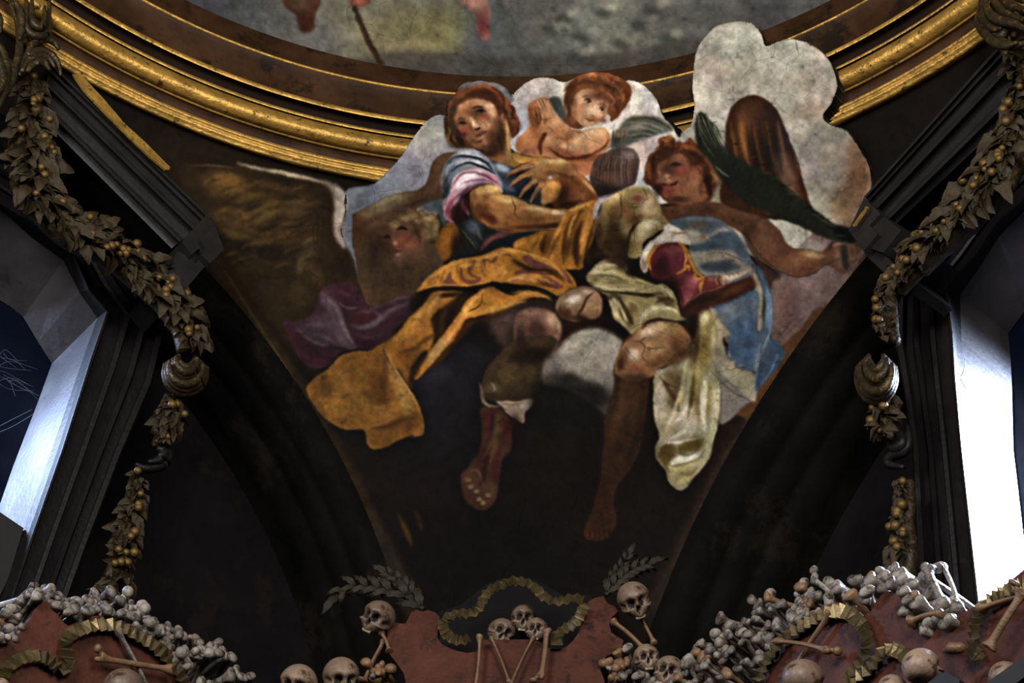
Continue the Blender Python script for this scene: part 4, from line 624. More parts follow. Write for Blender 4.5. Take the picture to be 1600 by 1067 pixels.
S('120a06','110 410 250 385 380 385 480 390 600 370 700 345 860 360 1000 370 1120 400',7,2,.8); G('0f0906',330,430,110,22,-5,.8); G('140c07',850,390,120,20,3,.7)
for p,c,w in [('560 440 500 520 450 620 380 740','d89c48',7),('400 700 320 820 240 930 150 1040','c49258',7),('640 610 740 570 860 510 980 480','dca04a',6),('480 640 600 640 720 590 860 530','3c200a',6),('330 860 280 940 200 1040','5a3410',8),('160 520 80 600 20 700','cf9442',9),('260 420 200 500 140 600','d0984a',7),('280 540 230 640 230 760','2a180a',10),('420 470 350 580 300 700','1e1208',12),('600 380 650 460 700 520','8a5c28',5),('-60 900 40 880 140 800 230 760','4a2a10',8),('850 420 950 410 1060 420 1180 460','d0983e',5)]: S(c,p,w,2,.65)
V(420,430,3.556)
for p,c,w in [('660 400 700 500 770 610 830 720','d0a860',4),('640 420 650 520 640 640 660 760','4a2e12',9),('700 520 740 600 790 700','a88a54',8),('430 480 500 520 560 600','9c6a2a',8),('300 560 380 540 460 580','a06c2c',8),('280 660 340 740 440 790','b07c34',9),('520 700 600 740 680 720 760 690','b88a44',6),('500 620 560 680 580 760','5a3a18',9),('560 860 640 850 740 810 830 780','2c1a0c',5),('600 900 700 880 800 840','7c5222',7),('250 640 260 720 330 790','5c3c18',6),('420 470 520 440 620 430','6a4418',6)]: S(c,p,w,2.4,.55,'o6')
for p,c,w in [('300 120 370 170 400 240 440 330 490 410','8c7c84',5),('360 80 420 100 480 120','6c3040',6),('200 280 280 270 350 290','6c5c6c',6),('230 330 300 340 380 380','7a6c7a',4),('560 190 620 230 580 280 500 300','7c6a72',4),('470 330 560 350 640 330','5a3444',6),('480 220 540 200 580 220','7c6870',3),('180 430 240 470 330 470','5c2a36',5)]: S(c,p,w,1.8,.6,'pp')
# knees and legs
V(640,380,5.333)
G('24160f',930,830,40,80,0,.8); G('1c110b',1060,930,130,60,-10,.9); G('a8866c',1200,640,34,50,-35,.8); G('3c2620',1050,730,70,50,0,.7); G('8c6c5a',1010,580,70,18,0,.6); G('b89a7c',1245,700,18,40,-10,.7)
G('d4c2b4',1370,465,50,26,-20,.8); G('4a2c1c',1290,580,50,40,20,.8); G('3c2214',1400,625,70,22,5,.8); G('b08866',1500,480,40,50,0,.5); G('6a4630',1560,590,30,30,0,.6); G('d0b8a0',1470,400,34,14,0,.6); G('44281a',1250,560,16,50,10,.7); S('2c180e','1545 405 1500 440 1470 480 1450 530 1415 590 1410 640',2.5,.9,.8)
V(920,380,5.333)
G('c8b49c',370,920,36,44,-40,.5); G('d0bc94',500,730,70,30,-30,.6); G('c8ae80',620,690,50,24,10,.5); G('5a3a1e',740,860,60,70,-20,.8); G('3c2412',800,920,60,40,-20,.8); G('6a4626',600,960,110,34,-25,.7); G('3a2010',260,1010,26,50,10,.8); G('7a4c30',390,1050,70,26,0,.8); G('9c7a4c',560,830,60,40,0,.5)
V(680,540,3.334)
G('20140d',470,50,80,36,-10,.8); G('24180e',520,230,20,50,0,.6); G('4a3a20',360,130,40,60,-20,.6); G('2c1c12',290,260,40,16,0,.6); G('160e0a',420,410,30,50,0,.7)
for p,c,w in [('270 340 275 420 260 500','5c2428',7),('330 350 320 440 300 560 270 660','6a4c30',7),('230 560 180 650 160 740','5a3a2c',8),('290 560 260 640 250 720','2c1412',7),('350 500 330 580 320 680','4a1a1c',6),('300 330 300 400 290 470','1e0e0c',4)]: S(c,p,w,2,.6)
# thigh and calf
V(900,200,5.333)
G('cbb47c',340,565,60,22,-25,.7); G('c8a882',600,620,40,60,40,.7); G('d2c29a',600,800,40,34,0,.7); G('c4b484',540,860,26,50,10,.6); G('3c2612',310,860,60,80,10,.8); G('1e120a',330,980,120,60,0,.9); G('7a5430',420,680,40,60,0,.7); G('5a3a1c',500,760,60,24,-30,.8); G('94784a',240,680,24,50,0,.6); G('2c1c0e',190,900,30,80,0,.8); G('7e4a34',510,585,36,26,0,.7); G('d8cca8',660,790,40,22,0,.5); G('6a5a30',460,1000,20,60,0,.7); G('6c4c2a',350,740,40,40,0,.5)
S('1e120a','560 765 490 820 452 890 432 990',4,1.6,.8)
# right angel face
G('5a3422',760,360,60,50,0,.6); G('9c6c48',1000,500,50,80,-15,.6); G('3a2016',850,590,70,24,0,.7); G('4a2a1c',1040,500,24,60,0,.5); G('8a4a3c',890,345,50,26,0,.6); G('b48468',760,400,22,14,0,.7); G('30160f',740,470,30,14,0,.6); G('7a4e34',830,240,50,20,-10,.6); G('2c1810',690,520,30,60,20,.7); G('381c12',1100,420,30,80,0,.6); G('4c2c1e',800,640,50,20,0,.6)
S('3a1c14','790 318 830 298 885 312',3,1.2,.8); S('3a1c14','780 488 815 474 850 442',3,1,.8); S('5a2c20','735 432 748 444 758 440',2,.9,.5); S('5a2c20','772 422 790 414 800 426',2,.9,.5); S('8e5c44','700 300 690 350 710 400',5,1.6,.5)
for p,c,w in [('620 260 600 340 620 430','7a4824',6),('660 220 640 300 650 380','2e180c',6),('720 90 760 110 800 90','94602f',5),('700 150 760 180 840 170','3a1e0e',7),('860 140 960 160 1040 210','8a5026',6),('900 190 1000 230 1080 300','321a0c',7),('1080 240 1130 330 1160 430','784420',6),('1120 350 1170 420 1190 500','8c6844',5),('1090 400 1110 500 1130 580','2a160c',6),('940 110 970 120 990 150','7c4c28',5),('800 210 900 200 980 250','4a2814',6)]: S(c,p,w,1.5,.7)
# boot and cloths
V(920,380,5.333)
G('3a1014',560,200,40,80,0,.7); G('8a4a48',700,50,60,24,0,.7); G('2c0c10',700,330,60,40,0,.7); G('a06460',880,300,30,30,0,.6); G('9a5c58',1010,300,26,18,0,.6); G('3c1414',1000,380,60,14,-10,.7); G('d8bc98',1200,280,50,12,-12,.8); G('7c4040',830,420,50,30,0,.5)
for p,c,w in [('20 350 120 370 260 390 400 380','c0b48a',4),('60 220 140 180 240 190','c4b890',5),('200 450 260 540 330 660','bcb088',5),('240 440 320 560 370 680','2c2010',5),('440 660 500 580 620 545 740 570','cabe98',5),('560 500 640 460 720 480','3c2c14',7),('400 420 480 440 560 430','2a1e0e',5),('120 430 170 460 200 450','2c2010',6),('600 360 660 400 700 470','b4a880',4),('300 200 330 260 400 300','3c3018',5),('80 290 200 310 320 330','6a5e38',4)]: S(c,p,w,1.5,.75)
G('1c1008',860,700,30,90,0,.7); G('c0b488',970,620,24,50,20,.7); G('3c2a10',900,830,24,90,5,.7); G('7a6430',960,950,30,60,10,.6)
for p,c,w in [('1200 560 1260 680 1260 800','1e3450',9),('1300 520 1330 640 1310 760','4c6a90',8),('1250 820 1330 900 1340 1000','28466e',9),('1180 800 1210 900 1260 960','1c2c44',8),('1150 540 1220 600 1300 560','7c868e',7),('1380 460 1350 600 1360 720','2c4262',7),('1490 420 1500 560 1490 700','8696a6',5),('1420 860 1400 980 1385 1100','76889c',5)]: S(c,p,w,2.5,.6,'b3')
V(900,560,3.556)
for p,c,w in [('480 120 520 180 560 240 570 300','3c2c14',7),('590 150 560 260 530 340 500 400','c0b69c',5),('660 80 650 180 640 280','4a3818',7),('700 150 700 250 710 350 720 420','cfc6b0',5),('740 120 740 240 730 340','8a7848',6),('775 180 770 300 750 420','c4baa0',5),('530 370 590 320 620 250','d0c8b6',5),('650 300 680 380 690 430','a89a78',5),('455 520 480 480 540 465 580 470','d4ccba',3),('560 520 620 540 690 510','2c200c',3),('510 600 560 620 640 590 690 560','a89866',6),('480 560 500 600 520 640','4a3814',5),('580 640 640 640 680 600','6a5628',6),('560 700 600 680 640 660','b0a068',5),('450 140 445 240 450 340','aca28c',5),('620 400 560 430 500 460','e0d8c8',4)]: S(c,p,w,1.7,.75,'wd')
S('7a4c2c','250 120 240 240 210 380 190 520',7,3,.45,'sl2'); S('241208','420 120 420 240 400 360 340 480 280 620',9,4,.6,'sl2'); S('6c4428','330 220 320 340 290 460',10,5,.5,'sl2'); G('26140b',230,180,20,70,0,.7,'sl2'); G('281610',330,110,90,24,0,.6,'sl2')
# left angel face
V(300,230,3.81)
G('3a281a',1180,600,30,80,0,.6); G('7c4634',1270,565,50,34,0,.6); G('3c2a1c',1300,690,60,40,0,.6); G('a08a64',1400,425,26,14,10,.6); G('8c7450',1290,420,40,16,-10,.6); S('1c100a','1218 492 1250 482 1284 496',4,1,.85); S('1c100a','1140 545 1165 534 1182 548',4,1,.8); G('9c6a50',1210,572,14,14,0,.7); S('54221c','1205 622 1225 614 1250 620',3,1,.8); S('2c1c12','1320 470 1350 520 1360 580',4,1.6,.6); S('6a5434','1360 480 1390 500 1400 540',4,1.4,.6)
G('5c4832',1150,430,120,24,-25,.6); G('2a1e14',1100,640,60,120,0,.6); G('33241a',1330,330,60,14,-20,.6); G('5a4434',1480,200,30,60,0,.5)
# ================= third pass
V(680,540,3.334)
G('15120f',720,330,230,120,0,.8); G('15120f',620,260,110,100,0,.7); G('1b1718',840,260,90,50,0,.7); G('38322c',700,190,110,26,10,.6); G('a89a8c',820,20,110,30,0,.6); G('8a8076',880,90,50,50,0,.5); G('6a6058',905,190,24,60,0,.6)
G('14110f',560,330,60,120,0,.7)
P('3c2616','940 210 1100 120 1110 260 1080 420 1040 600 960 720 930 800 950 900 930 970 840 1010 785 980 830 850 870 700 890 520 895 360',10,.5)
S('5e4228','990 160 970 300 950 420 930 560',12,5,.5); S('22140c','1090 160 1080 320 1050 480 990 620',9,4,.6)
V(920,380,5.333)
G('7c7660',1120,620,60,30,20,.5); G('5a666e',1260,520,90,40,-20,.7); G('5c6a74',1180,620,60,60,0,.5); G('6a7074',1380,520,30,90,0,.5); G('4a5a6a',1300,640,60,40,0,.5); G('3a5272',1240,900,50,60,0,.5); G('243a58',1340,820,40,50,0,.6)
for x,y,r in [(1150,800,30),(1120,870,36),(1200,1000,28),(1260,1020,20),(1100,700,26),(1170,930,22),(1090,960,30)]: G('948a72',x,y,r,r*.6,x,.55)
P('5c2624','960 300 1000 275 1060 272 1100 270 1110 340 1000 380 940 410',1.2,.8); G('8c4c48',1020,300,30,20,0,.7)
P('b89878','1110 275 1180 268 1240 250 1310 228 1330 235 1290 270 1230 300 1160 330 1115 345',1.2,.95); G('d8c0a0',1190,280,50,14,-12,.8); G('8a5440',1140,320,30,12,-15,.6)
for x in (1165,1205,1245,1280): S('6a4030','%d %d %d %d'%(x,262-(x-1165)*.18,x+12,300-(x-1165)*.35),1.6,.7,.6)
for p,w in [('512 230 498 140 536 60 600 12',4),('745 -8 800 45 848 130 885 225 955 285',6),('838 240 828 195 788 232 732 262',3.5),('900 245 884 290 928 298 975 270',3.5),('965 290 945 350 935 408',4.5),('1072 272 1062 310 1080 350',4),('1112 268 1104 310 1118 342',3)]: S('7c4e1c',p,w,1,.8); S('b8863c',p,w*.4,.8,.6)
G('2a0c10',620,180,50,90,10,.6); G('6e3634',680,50,50,26,0,.6); S('1c0a08','530 280 620 320 720 350 780 470 770 560',5,2,.7)
# cream knot: brown hollows
for x,y,rx,ry,a,c in [(60,300,30,20,0,'5c5230'),(180,330,60,10,5,'6a6040'),(420,330,40,12,10,'5a4e2c'),(330,420,60,10,0,'30240f'),(480,430,70,14,0,'2e220f'),(270,590,14,60,-20,'4a3e1e'),(600,460,50,18,20,'4a3a20'),(680,520,50,14,20,'5a4a2a'),(150,220,40,12,-10,'6c6234'),(520,360,50,20,10,'7a6e48'),(640,420,20,30,0,'8c8058')]: G(c,x,y,rx,ry,a,.7)
P('70583a','260 880 340 790 420 720 470 670 560 650 520 700 430 760 360 830 300 900',8,.35); G('8c7040',680,700,60,40,20,.4); G('4c3018',720,980,90,40,-20,.7)
# thigh in brown half shadow
V(900,200,5.333)
P('4a3418','170 800 200 660 240 620 260 760 300 860 420 900 440 1000 400 1030 300 1080 200 1000',10,.6); G('6a4824',330,700,60,60,0,.6); G('7c5a30',430,650,70,50,0,.5); G('5c3c20',470,760,50,40,-30,.6); G('b89a68',300,610,40,36,0,.6); G('a07a52',620,700,40,50,40,.4)
for p in ['380 530 372 600 384 680 375 740','560 500 580 540 600 600','430 640 480 660 540 650']: S('3a2814',p,1.5,.8,.6)
# man: darker hair to the left, fuller fingers
V(620,100,5.335)
P('3c281a','415 480 425 400 450 330 500 280 480 340 460 400 470 480 500 560 540 640 530 690 480 690 440 650 415 600',4,.7); P('5a4024','420 560 440 620 470 660 500 690 470 690 435 660 412 610',2,.7)
G('5c341e',560,230,60,24,-30,.6); G('6e4026',700,200,70,20,0,.5); G('4a2a18',960,560,24,60,10,.6); G('784a30',970,440,20,50,0,.6)
S('8a6a44','470 600 480 640 500 670',4,1.4,.6); S('1e120c','510 600 540 650 560 690',6,2,.7)
V(660,220,5.333)
for p,w in [('925 212 840 236 770 262 702 302',10),('935 272 860 296 795 335 732 378',11),('955 325 900 372 855 418 808 470',10),('1015 345 985 400 945 455 902 510',9)]: S('835a34',p,w,1.2,.95,taper=2); S('b08a5c',p,w*.35,1,.6,taper=2)
for p in ['905 228 830 252 760 282 705 312','915 295 850 320 795 352 738 388','945 355 905 395 862 440 818 478','1000 385 970 430 940 470 912 512']: S('2c180c',p,2.5,.9,.8)
G('9a7042',960,270,60,50,0,.6); G('c09a66',1080,170,90,18,0,.6); G('5c381c',1010,330,30,20,-30,.6)
# cherub flesh warmth and form
V(780,0,3.2)
G('a4683e',440,750,90,20,5,.5); G('be8a5c',420,710,80,20,0,.5); G('a86c44',480,710,60,30,0,.3); G('94582f',300,650,30,40,30,.4); G('c08e64',430,560,40,40,0,.35); G('94593a',370,590,16,30,0,.5); G('a8663c',490,440,40,20,20,.5)
P('804c2a','150 560 160 545 185 560 195 600 200 640 180 700 150 720 150 650',4,.5)
V(300,230,3.81)
for a in [(230,200,90,40,15,'6a4c22'),(330,300,80,26,-15,'5f461f'),(480,330,90,24,-20,'664a22'),(420,420,70,22,-25,'6a5026'),(520,240,80,24,12,'5a4020'),(300,400,60,30,20,'5c4220'),(600,400,60,24,-30,'5c4422'),(250,520,70,24,20,'5a4420'),(650,700,24,50,10,'5a4630'),(720,580,40,50,0,'3f3220'),(420,560,60,24,-10,'5c4624'),(560,300,50,20,-10,'241a0e'),(360,360,60,14,-20,'21180c'),(460,480,70,16,-20,'21180c'),(300,600,50,30,20,'1e160c'),(640,470,50,14,-40,'21180c')]: G(a[5],*a[:5],.65,'wg')
for i in range(34):
    x=120+(i*97)%620; y=190+(i*61)%520; S(['6e5228','241a0c','5e4826'][i%3],'%d %d %d %d %d %d'%(x-45,y+26,x,y-4,x+60,y-18),4,1.6,.4,'wg')
V(900,200,5.333); P('56585a','800 760 1000 735 1200 770 1400 940 1500 1200 1600 1500 1700 2000 1500 2200 1300 1900 1200 1400 950 1100',20,.22,'b1')
V(920,380,5.333); P('5c6064','1040 540 1150 500 1290 430 1400 390 1530 480 1530 800 1590 900 1500 1060 1420 1250 1100 1000',16,.30,'b3')
V(0,0,1)
P('2a2024','455 500 500 440 560 440 640 470 640 500 560 560 480 570',12,.35,'pp')
P('4a3012','478 595 520 550 600 540 640 600 665 680 600 705 500 660',14,.30,'o6')
V(620,100,5.335)
for p,c,w in [('560 190 500 230 455 300 430 380','4a2c1c',6),('500 260 450 330 425 420 430 500','5c3c26',5),('440 400 405 460 425 530 410 590','3a2418',6),('430 520 450 580 425 630 450 680','6a5232',4),('470 560 450 620 480 660 510 700','2c1a10',5),('640 175 720 172 800 200 860 250','80462a',5),('780 190 850 230 890 290 900 350','3e2214',5),('890 260 930 310 935 370 970 400','7c4a2c',5),('930 350 975 380 965 430 1000 470','3c2012',5),('985 410 1015 470 1005 530 1020 560','7a4a30',4),('960 440 945 500 975 560 960 610','4c2a18',5),('1000 500 1010 560 980 600','3a1e12',4),('700 215 760 225 820 270 850 330','4c2816',5),('640 215 580 240 530 290','76482c',4)]: S(c,p,w,1.1,.75)
P('54331f','545 300 580 250 640 225 700 222 690 240 640 250 590 280 560 320 540 340',2,.6)
G('6a4630',840,520,50,60,20,.5); G('2e1c12',880,560,20,90,-10,.5); G('7a5238',700,580,40,20,0,.3); S('4a281c','700 480 740 500 760 540',3,1.4,.4); S('c8a07c','560 330 620 300 700 300',5,2,.35)
V(780,0,3.2)
S('3c1e10','200 560 208 590 200 630',2.2,.8,.8); S('3c1e10','176 545 190 580 196 600',1.6,.7,.7); P('7c4828','150 560 158 545 175 560 185 600 190 640 170 650 155 620',2,.5); S('d0a480','225 500 240 520 255 560',4,1.2,.6); S('cf9f78','192 505 205 530 215 548',2.5,.9,.6); S('b07a54','160 545 172 565 180 590',3,1,.5)
G('7a4628',230,600,12,20,0,.6); S('5a3018','205 590 225 600 262 592',1.8,.8,.6)
for i in range(18):
    x=1000+i*40; y=585+i*35; S(['3a3d2a','0e100b','4a4c34'][i%3],'%d %d %d %d'%(x,y,x+46+(i%4)*8,y-18+(i%3)*10),2.2,.9,.6); S(['2e3122','121410'][i%2],'%d %d %d %d'%(x-10,y+20,x-30,y+62+(i%3)*12),2.2,.9,.55)
for i in range(12): S(['8a8a70','23271a','5e6248','14160e'][i%4],'%d %d %d %d %d %d'%(992+i*5,570+(i%4)*14,1010+i*7,640,1050+i*10,720+i*6),2,.9,.6)
for i in range(9): S('8c8870' if i%2 else '2a2e20','%d %d %d %d'%(1000+i*12,600+i*10,975+i*14,560+i*8),1.6,.8,.5)
for x,y,c in [(360,430,'4a2c1a'),(350,500,'43291a'),(420,395,'54321d'),(520,380,'7a4828'),(600,520,'5c3420'),(640,440,'6a3e24'),(480,420,'4c2c1a'),(560,450,'553018')]: G(c,x,y,34,24,20,.55)
V(0,0,1)
# dark glazes over the lower figures
P('120d0b','905 700 960 660 1000 640 1020 690 990 760 970 800 965 860 900 860',10,.35); P('120d0b','715 650 800 640 800 720 780 810 720 810 715 740',8,.25)
S('4a3a22','335 400 425 545 500 668 560 780',2,1,.4)
S('2e2b27','1000 990 1060 880 1120 770',14,6,.5); S('262320','560 790 600 870 640 950',18,8,.6)
# ---- dome
QD=Painter('5a5852')
P,S,G,V=QD.P,QD.S,QD.G,QD.V
V(0,0,1)
G('4c4e4f',330,20,110,60,0,1); G('7a7460',560,40,90,50,0,.9); G('8a8058',640,50,80,40,0,.8); G('6a6a66',480,60,60,40,0,.8); G('867c50',700,50,60,40,0,.7); G('4f5258',760,60,40,60,0,.8)
G('5a5a54',830,60,50,60,0,.8); G('76756a',950,40,90,50,0,.9); G('62625c',1080,40,60,50,0,.9); G('4a4949',1200,25,80,40,0,.9); G('56544f',1300,0,60,30,0,.9); G('45454a',300,10,60,30,0,.8)
P('45413c','560 92 640 80 760 88 860 88 980 80 1100 60 1100 130 560 130',4,.7)
for x,y in [(880,30),(910,60),(940,20),(970,70),(1000,40),(1040,60),(1020,15),(900,90),(860,50)]: G('3f413c',x,y,14,8,20,.7); G('8a887a',x+18,y-10,12,7,-20,.6)
P('4a2f22','440 -10 500 -10 495 20 488 48 470 48 462 25 445 10',1.5); G('4c2820',478,35,10,16,0,.7); G('5a4436',470,5,16,12,0,.7)
P('7a4434','542 -10 590 -10 572 8 552 10',1.2); G('a06048',560,0,12,8,0,.7)
S('3a2a1a','553 10 570 50 582 75 598 103',9,1,.95,taper=0); S('5a4630','552 14 568 50 590 95',2,1,.6)
P('7c5a50','706 -10 752 -5 768 18 762 40 766 52 758 66 748 52 744 30 730 14',1.2); G('6e3434',755,40,10,18,0,.8); G('b08070',740,5,14,8,30,.6)
S('8a5a4a','470 -5 500 0',4,1,.5)
# ------------------------------------------------------------------ the painting (drawn on a canvas, laid on the vault as vertex paint)
def finish_canvas(q, seed, warp=.6, lift=1.0):
    H_,W_=q.c.shape[:2]; n=lambda s,k:q.noise(s,seed+k)-.5
    dx=(n(7,1)+.6*n(3,2))*2*warp; dy=(n(7,3)+.6*n(3,4))*2*warp
    yy,xx=np.mgrid[0:H_,0:W_]
    xi=np.clip(np.rint(xx+dx),0,W_-1).astype(int); yi=np.clip(np.rint(yy+dy),0,H_-1).astype(int)
    c=q.c
    b=np.stack([q.blur(c[...,i],11.) for i in range(3)],-1); b2=np.stack([q.blur(c[...,i],3.) for i in range(3)],-1)
    c=np.clip(c+.28*(c-b)+.12*(c-b2),0,1)
    xs=np.clip(xx+dx,0,W_-1.01); ys=np.clip(yy+dy,0,H_-1.01); x0=xs.astype(int); y0=ys.astype(int); fx=(xs-x0)[...,None]; fy=(ys-y0)[...,None]
    c=(c[y0,x0]*(1-fx)+c[y0,x0+1]*fx)*(1-fy)+(c[y0+1,x0]*(1-fx)+c[y0+1,x0+1]*fx)*fy; o=q.o[yi,xi]
    g=c.mean(-1,keepdims=True); c=g+(c-g)*.86; warm=np.clip((c[...,:1]-c[...,2:])*4-1.5,0,1); c=c*(1-warm*np.array([.06,.10,.0]))
    k=1+.24*n(26,5)+.22*n(11,6)+.18*n(5,7)+.10*n(1.8,8)
    k=k-.55*np.clip(n(14,12)+n(6,13)-.42,0,1)
    c=c*k[...,None]
    c=c*(1+np.stack([n(40,9)*.05,n(40,10)*.02,n(30,11)*.05],-1))
    c=np.clip(c,0,1)**1.12*lift
    return np.clip(c,0,1), o
def lin(c): return np.where(c<=.04045,c/12.92,((c+.055)/1.055)**2.4)
canvas, owner = finish_canvas(Q,100)
def sample(img,px,py):
    h,w_=img.shape[:2]; x=np.clip(px,0,w_-1.001); y=np.clip(py,0,h-1.001); xi=x.astype(int); yi=y.astype(int); fx=(x-xi)[:,None]; fy=(y-yi)[:,None]
    return (img[yi,xi]*(1-fx)+img[yi,xi+1]*fx)*(1-fy)+(img[yi+1,xi]*(1-fx)+img[yi+1,xi+1]*fx)*fy
RS=math.hypot(R2,H2-HS)
# cornice profile: solved from radii and the heights at which its bands stand
def h_at(px,py,r): return on_cyl(px,py,r).z
PROF=[] # (r,z,material)
for py,r,m in [(5,1.0,'brown'),(36,1.0,'gold'),(38,.996,'gold'),(41,1.0,'brown'),(50,1.006,'brown'),(90,1.012,'gold'),(92,1.008,'gold'),(97,1.011,'darkband'),(99,1.028,'darkband'),(117,1.033,'gold'),(119,1.027,'gold'),(122,1.029,'darkband'),(125,1.035,'gold'),(130,1.029,'gold'),(137,1.028,'gold'),(145,1.033,'gold'),(152,1.041,'gold'),(157,1.050,'darkband'),(159,1.047,'gold'),(162,1.050,'brown'),(165,1.057,'brown'),(179,1.063,'gold'),(181,1.058,'gold'),(185,1.060,'gold'),(187,1.065,'gold'),(189,1.063,'gold'),(195,1.066,'gold'),(197,1.071,'gold'),(200,1.070,'gold'),(204,1.078,'gold'),(206,1.086,'gold')]:
    PROF.append((r*SC,h_at(300,py,r*SC),m))
def rev_strip(name,prof,a0,a1,n,mt,parent=None,**kw):
    rows=[[CEN+az(a0+(a1-a0)*k/n)*r+Vector((0,0,z)) for k in range(n+1)] for r,z in prof]
    return obj(name,grid_mesh(name,rows),mt,parent,**kw)
A0=PI/2+YAW-1.45; A1=PI/2+YAW+1.45
cornice=obj('trim_1',None,kind='structure'); cornice['label']='curved gold and brown cornice ringing the foot of the dome'
i=0
while i<len(PROF)-1:
    j=i
    while j+1<len(PROF)-1 and PROF[j+1][2]==PROF[i][2]: j+=1
    seg=[(r,z) for r,z,_ in PROF[i:j+2]]; mname=PROF[i][2]
    rev_strip({'gold':'gilded_moulding','brown':'brown_band','darkband':'dark_recess'}[mname],seg,A0,A1,160,M[mname],cornice)
    i=j+1
_pr=np.array([(p[0],p[1]) for p in PROF]); ZB=_pr[:,1].min()
# the painted cut-out carries the vault's curve on over the cornice, just clear of its most forward mouldings
_zk=np.array([8.95,9.06,9.16,9.24,9.325,9.41,9.51,9.62,9.74,9.86,10.05,10.3,10.8]); _rk=np.array([4.645,4.47,4.29,4.19,4.11,4.055,4.03,3.998,3.972,3.955,3.945,3.935,3.92])
_zf=np.linspace(8.8,10.8,401); _rf=np.where(_zf<8.95,np.sqrt(RS**2-(_zf-HS)**2),np.interp(_zf,_zk,_rk)); _rf=np.convolve(np.pad(_rf,8,'edge'),np.ones(17)/17,'valid')
def vault_r(z):
    sph=np.sqrt(np.maximum(RS**2-np.maximum(z-HS,0)**2,.01))
    return np.where(z<8.85,sph,np.interp(z,_zf,_rf))
fresco=thing('fresco','large painted scene of robed figures seated on clouds filling the curved vault corner','painting',CEN+NC*RS+Vector((0,0,7.5)))
PARTS={0:('painted_ground','dark smoky brown painted ground'),1:('painted_cloud','pale grey and cream painted clouds'),2:('painted_wing','large brown feathered wing at the upper left'),3:('painted_angel','shadowed angel with one arm raised over the head'),4:('painted_purple_cloth','dull purple cloth at the left'),5:('painted_cherub','small winged child with clasped hands'),6:('painted_child_head','back of a small brown-haired head'),7:('painted_kneeling_angel','curly-haired angel with an outstretched arm at the right'),8:('painted_dark_wing','tall dark brown wing against the white cloud'),9:('painted_palm_frond','dark green palm frond'),10:('painted_man','seated bearded man with a hand on his chest and red boots'),11:('painted_orange_cloak','orange cloak across the lap'),12:('painted_cream_cloth','cream cloth hanging beside the leg'),13:('painted_blue_cloth','flaking blue cloth at the right')}
def sphere_r(z): return np.sqrt(np.maximum(RS**2-np.maximum(z-HS,0)**2,.01))
def vault_grid(azs,zz,keep,dense,rf=vault_r):
    A,Z=np.meshgrid(azs,zz); R=rf(Z)
    P=np.stack([CX+R*np.cos(A),CY+R*np.sin(A),Z],-1).reshape(-1,3); px,py=project(P)
    col=lin(sample(canvas,px,py)); na=len(azs); nz=len(zz)
    ids=np.arange(nz*na).reshape(nz,na); f=np.stack([ids[:-1,:-1],ids[:-1,1:],ids[1:,1:],ids[1:,:-1]],-1).reshape(-1,4)
    c=P[f].mean(1); cx_,cy_=project(c); ow=owner[np.clip(cy_,0,1066).astype(int),np.clip(cx_,0,1599).astype(int)]
    ow=np.where((cx_<0)|(cx_>1599)|(cy_>1066)|(cy_<0),0,ow)
    dL=(c-np.array(CEN))@np.array(NL); dR=(c-np.array(CEN))@np.array(NR)
    k=keep(cx_,cy_,c)&(dL<AL)&(dR<AR)
    ext=c[:,2]>8.93
    k&=((~ext)|((ow>0)&(ow!=2))) if rf is vault_r else True
    return P,col,f[k],ow[k],ext[k]
def emit(name,P,col,f,parent,label=None,rim=None,**kw):
    used,inv=np.unique(f,return_inverse=True); V=P[used]; F=inv.reshape(-1,4); cl=col[used]
    if rim is not None and len(rim):            # thickness of the cut-out edge that stands over the cornice
        lut={int(u):i for i,u in enumerate(used)}; rv=np.unique(rim); base=len(V)
        pos={int(u):base+i for i,u in enumerate(rv)}
        B=P[rv].copy(); d=B[:,:2]-np.array([CX,CY]); B[:,:2]+=d/np.linalg.norm(d,axis=1)[:,None]*.09
        V=np.vstack([V,B]); cl=np.vstack([cl,col[rv]*.25+.004])
        F=np.vstack([F,np.array([(lut[int(a)],lut[int(b)],pos[int(b)],pos[int(a)]) for a,b in rim])])
    V=V-np.array(parent.location) if parent is not None else V
    me=bpy.data.meshes.new(name); me.vertices.add(len(V)); me.vertices.foreach_set('co',V.astype(np.float32).ravel())
    me.loops.add(len(F)*4); me.loops.foreach_set('vertex_index',F.astype(np.int32).ravel())
    me.polygons.add(len(F)); me.polygons.foreach_set('loop_start',np.arange(0,len(F)*4,4,dtype=np.int32)); me.polygons.foreach_set('loop_total',np.full(len(F),4,np.int32))
    me.polygons.foreach_set('use_smooth',np.ones(len(F),bool)); me.update(calc_edges=True)
    a=me.color_attributes.new('paint','FLOAT_COLOR','POINT'); a.data.foreach_set('color',np.hstack([cl,np.ones((len(cl),1))]).astype(np.float32).ravel())
    return obj(name,me,M['fresco'],parent,label,**kw)
zlo=5.3
azs=np.linspace(PI/2+YAW-.66,PI/2+YAW+.66,1400); zz=np.concatenate([np.linspace(zlo,H2,900)[:-1],np.linspace(H2,H1+.62,300)])
P_,col_,f_,ow_,ext_=vault_grid(azs,zz,lambda x,y,c:(y<1110),True)
allk=f_[ext_]; e=np.concatenate([allk[:,[0,1]],allk[:,[1,2]],allk[:,[2,3]],allk[:,[3,0]]]); key=np.sort(e,1)
kk=key[:,0].astype(np.int64)*10**7+key[:,1]; u,ix,cnt=np.unique(kk,return_index=True,return_counts=True); rim_all=e[ix[cnt==1]]
rimset=rim_all[P_[rim_all[:,0],2]>8.96]
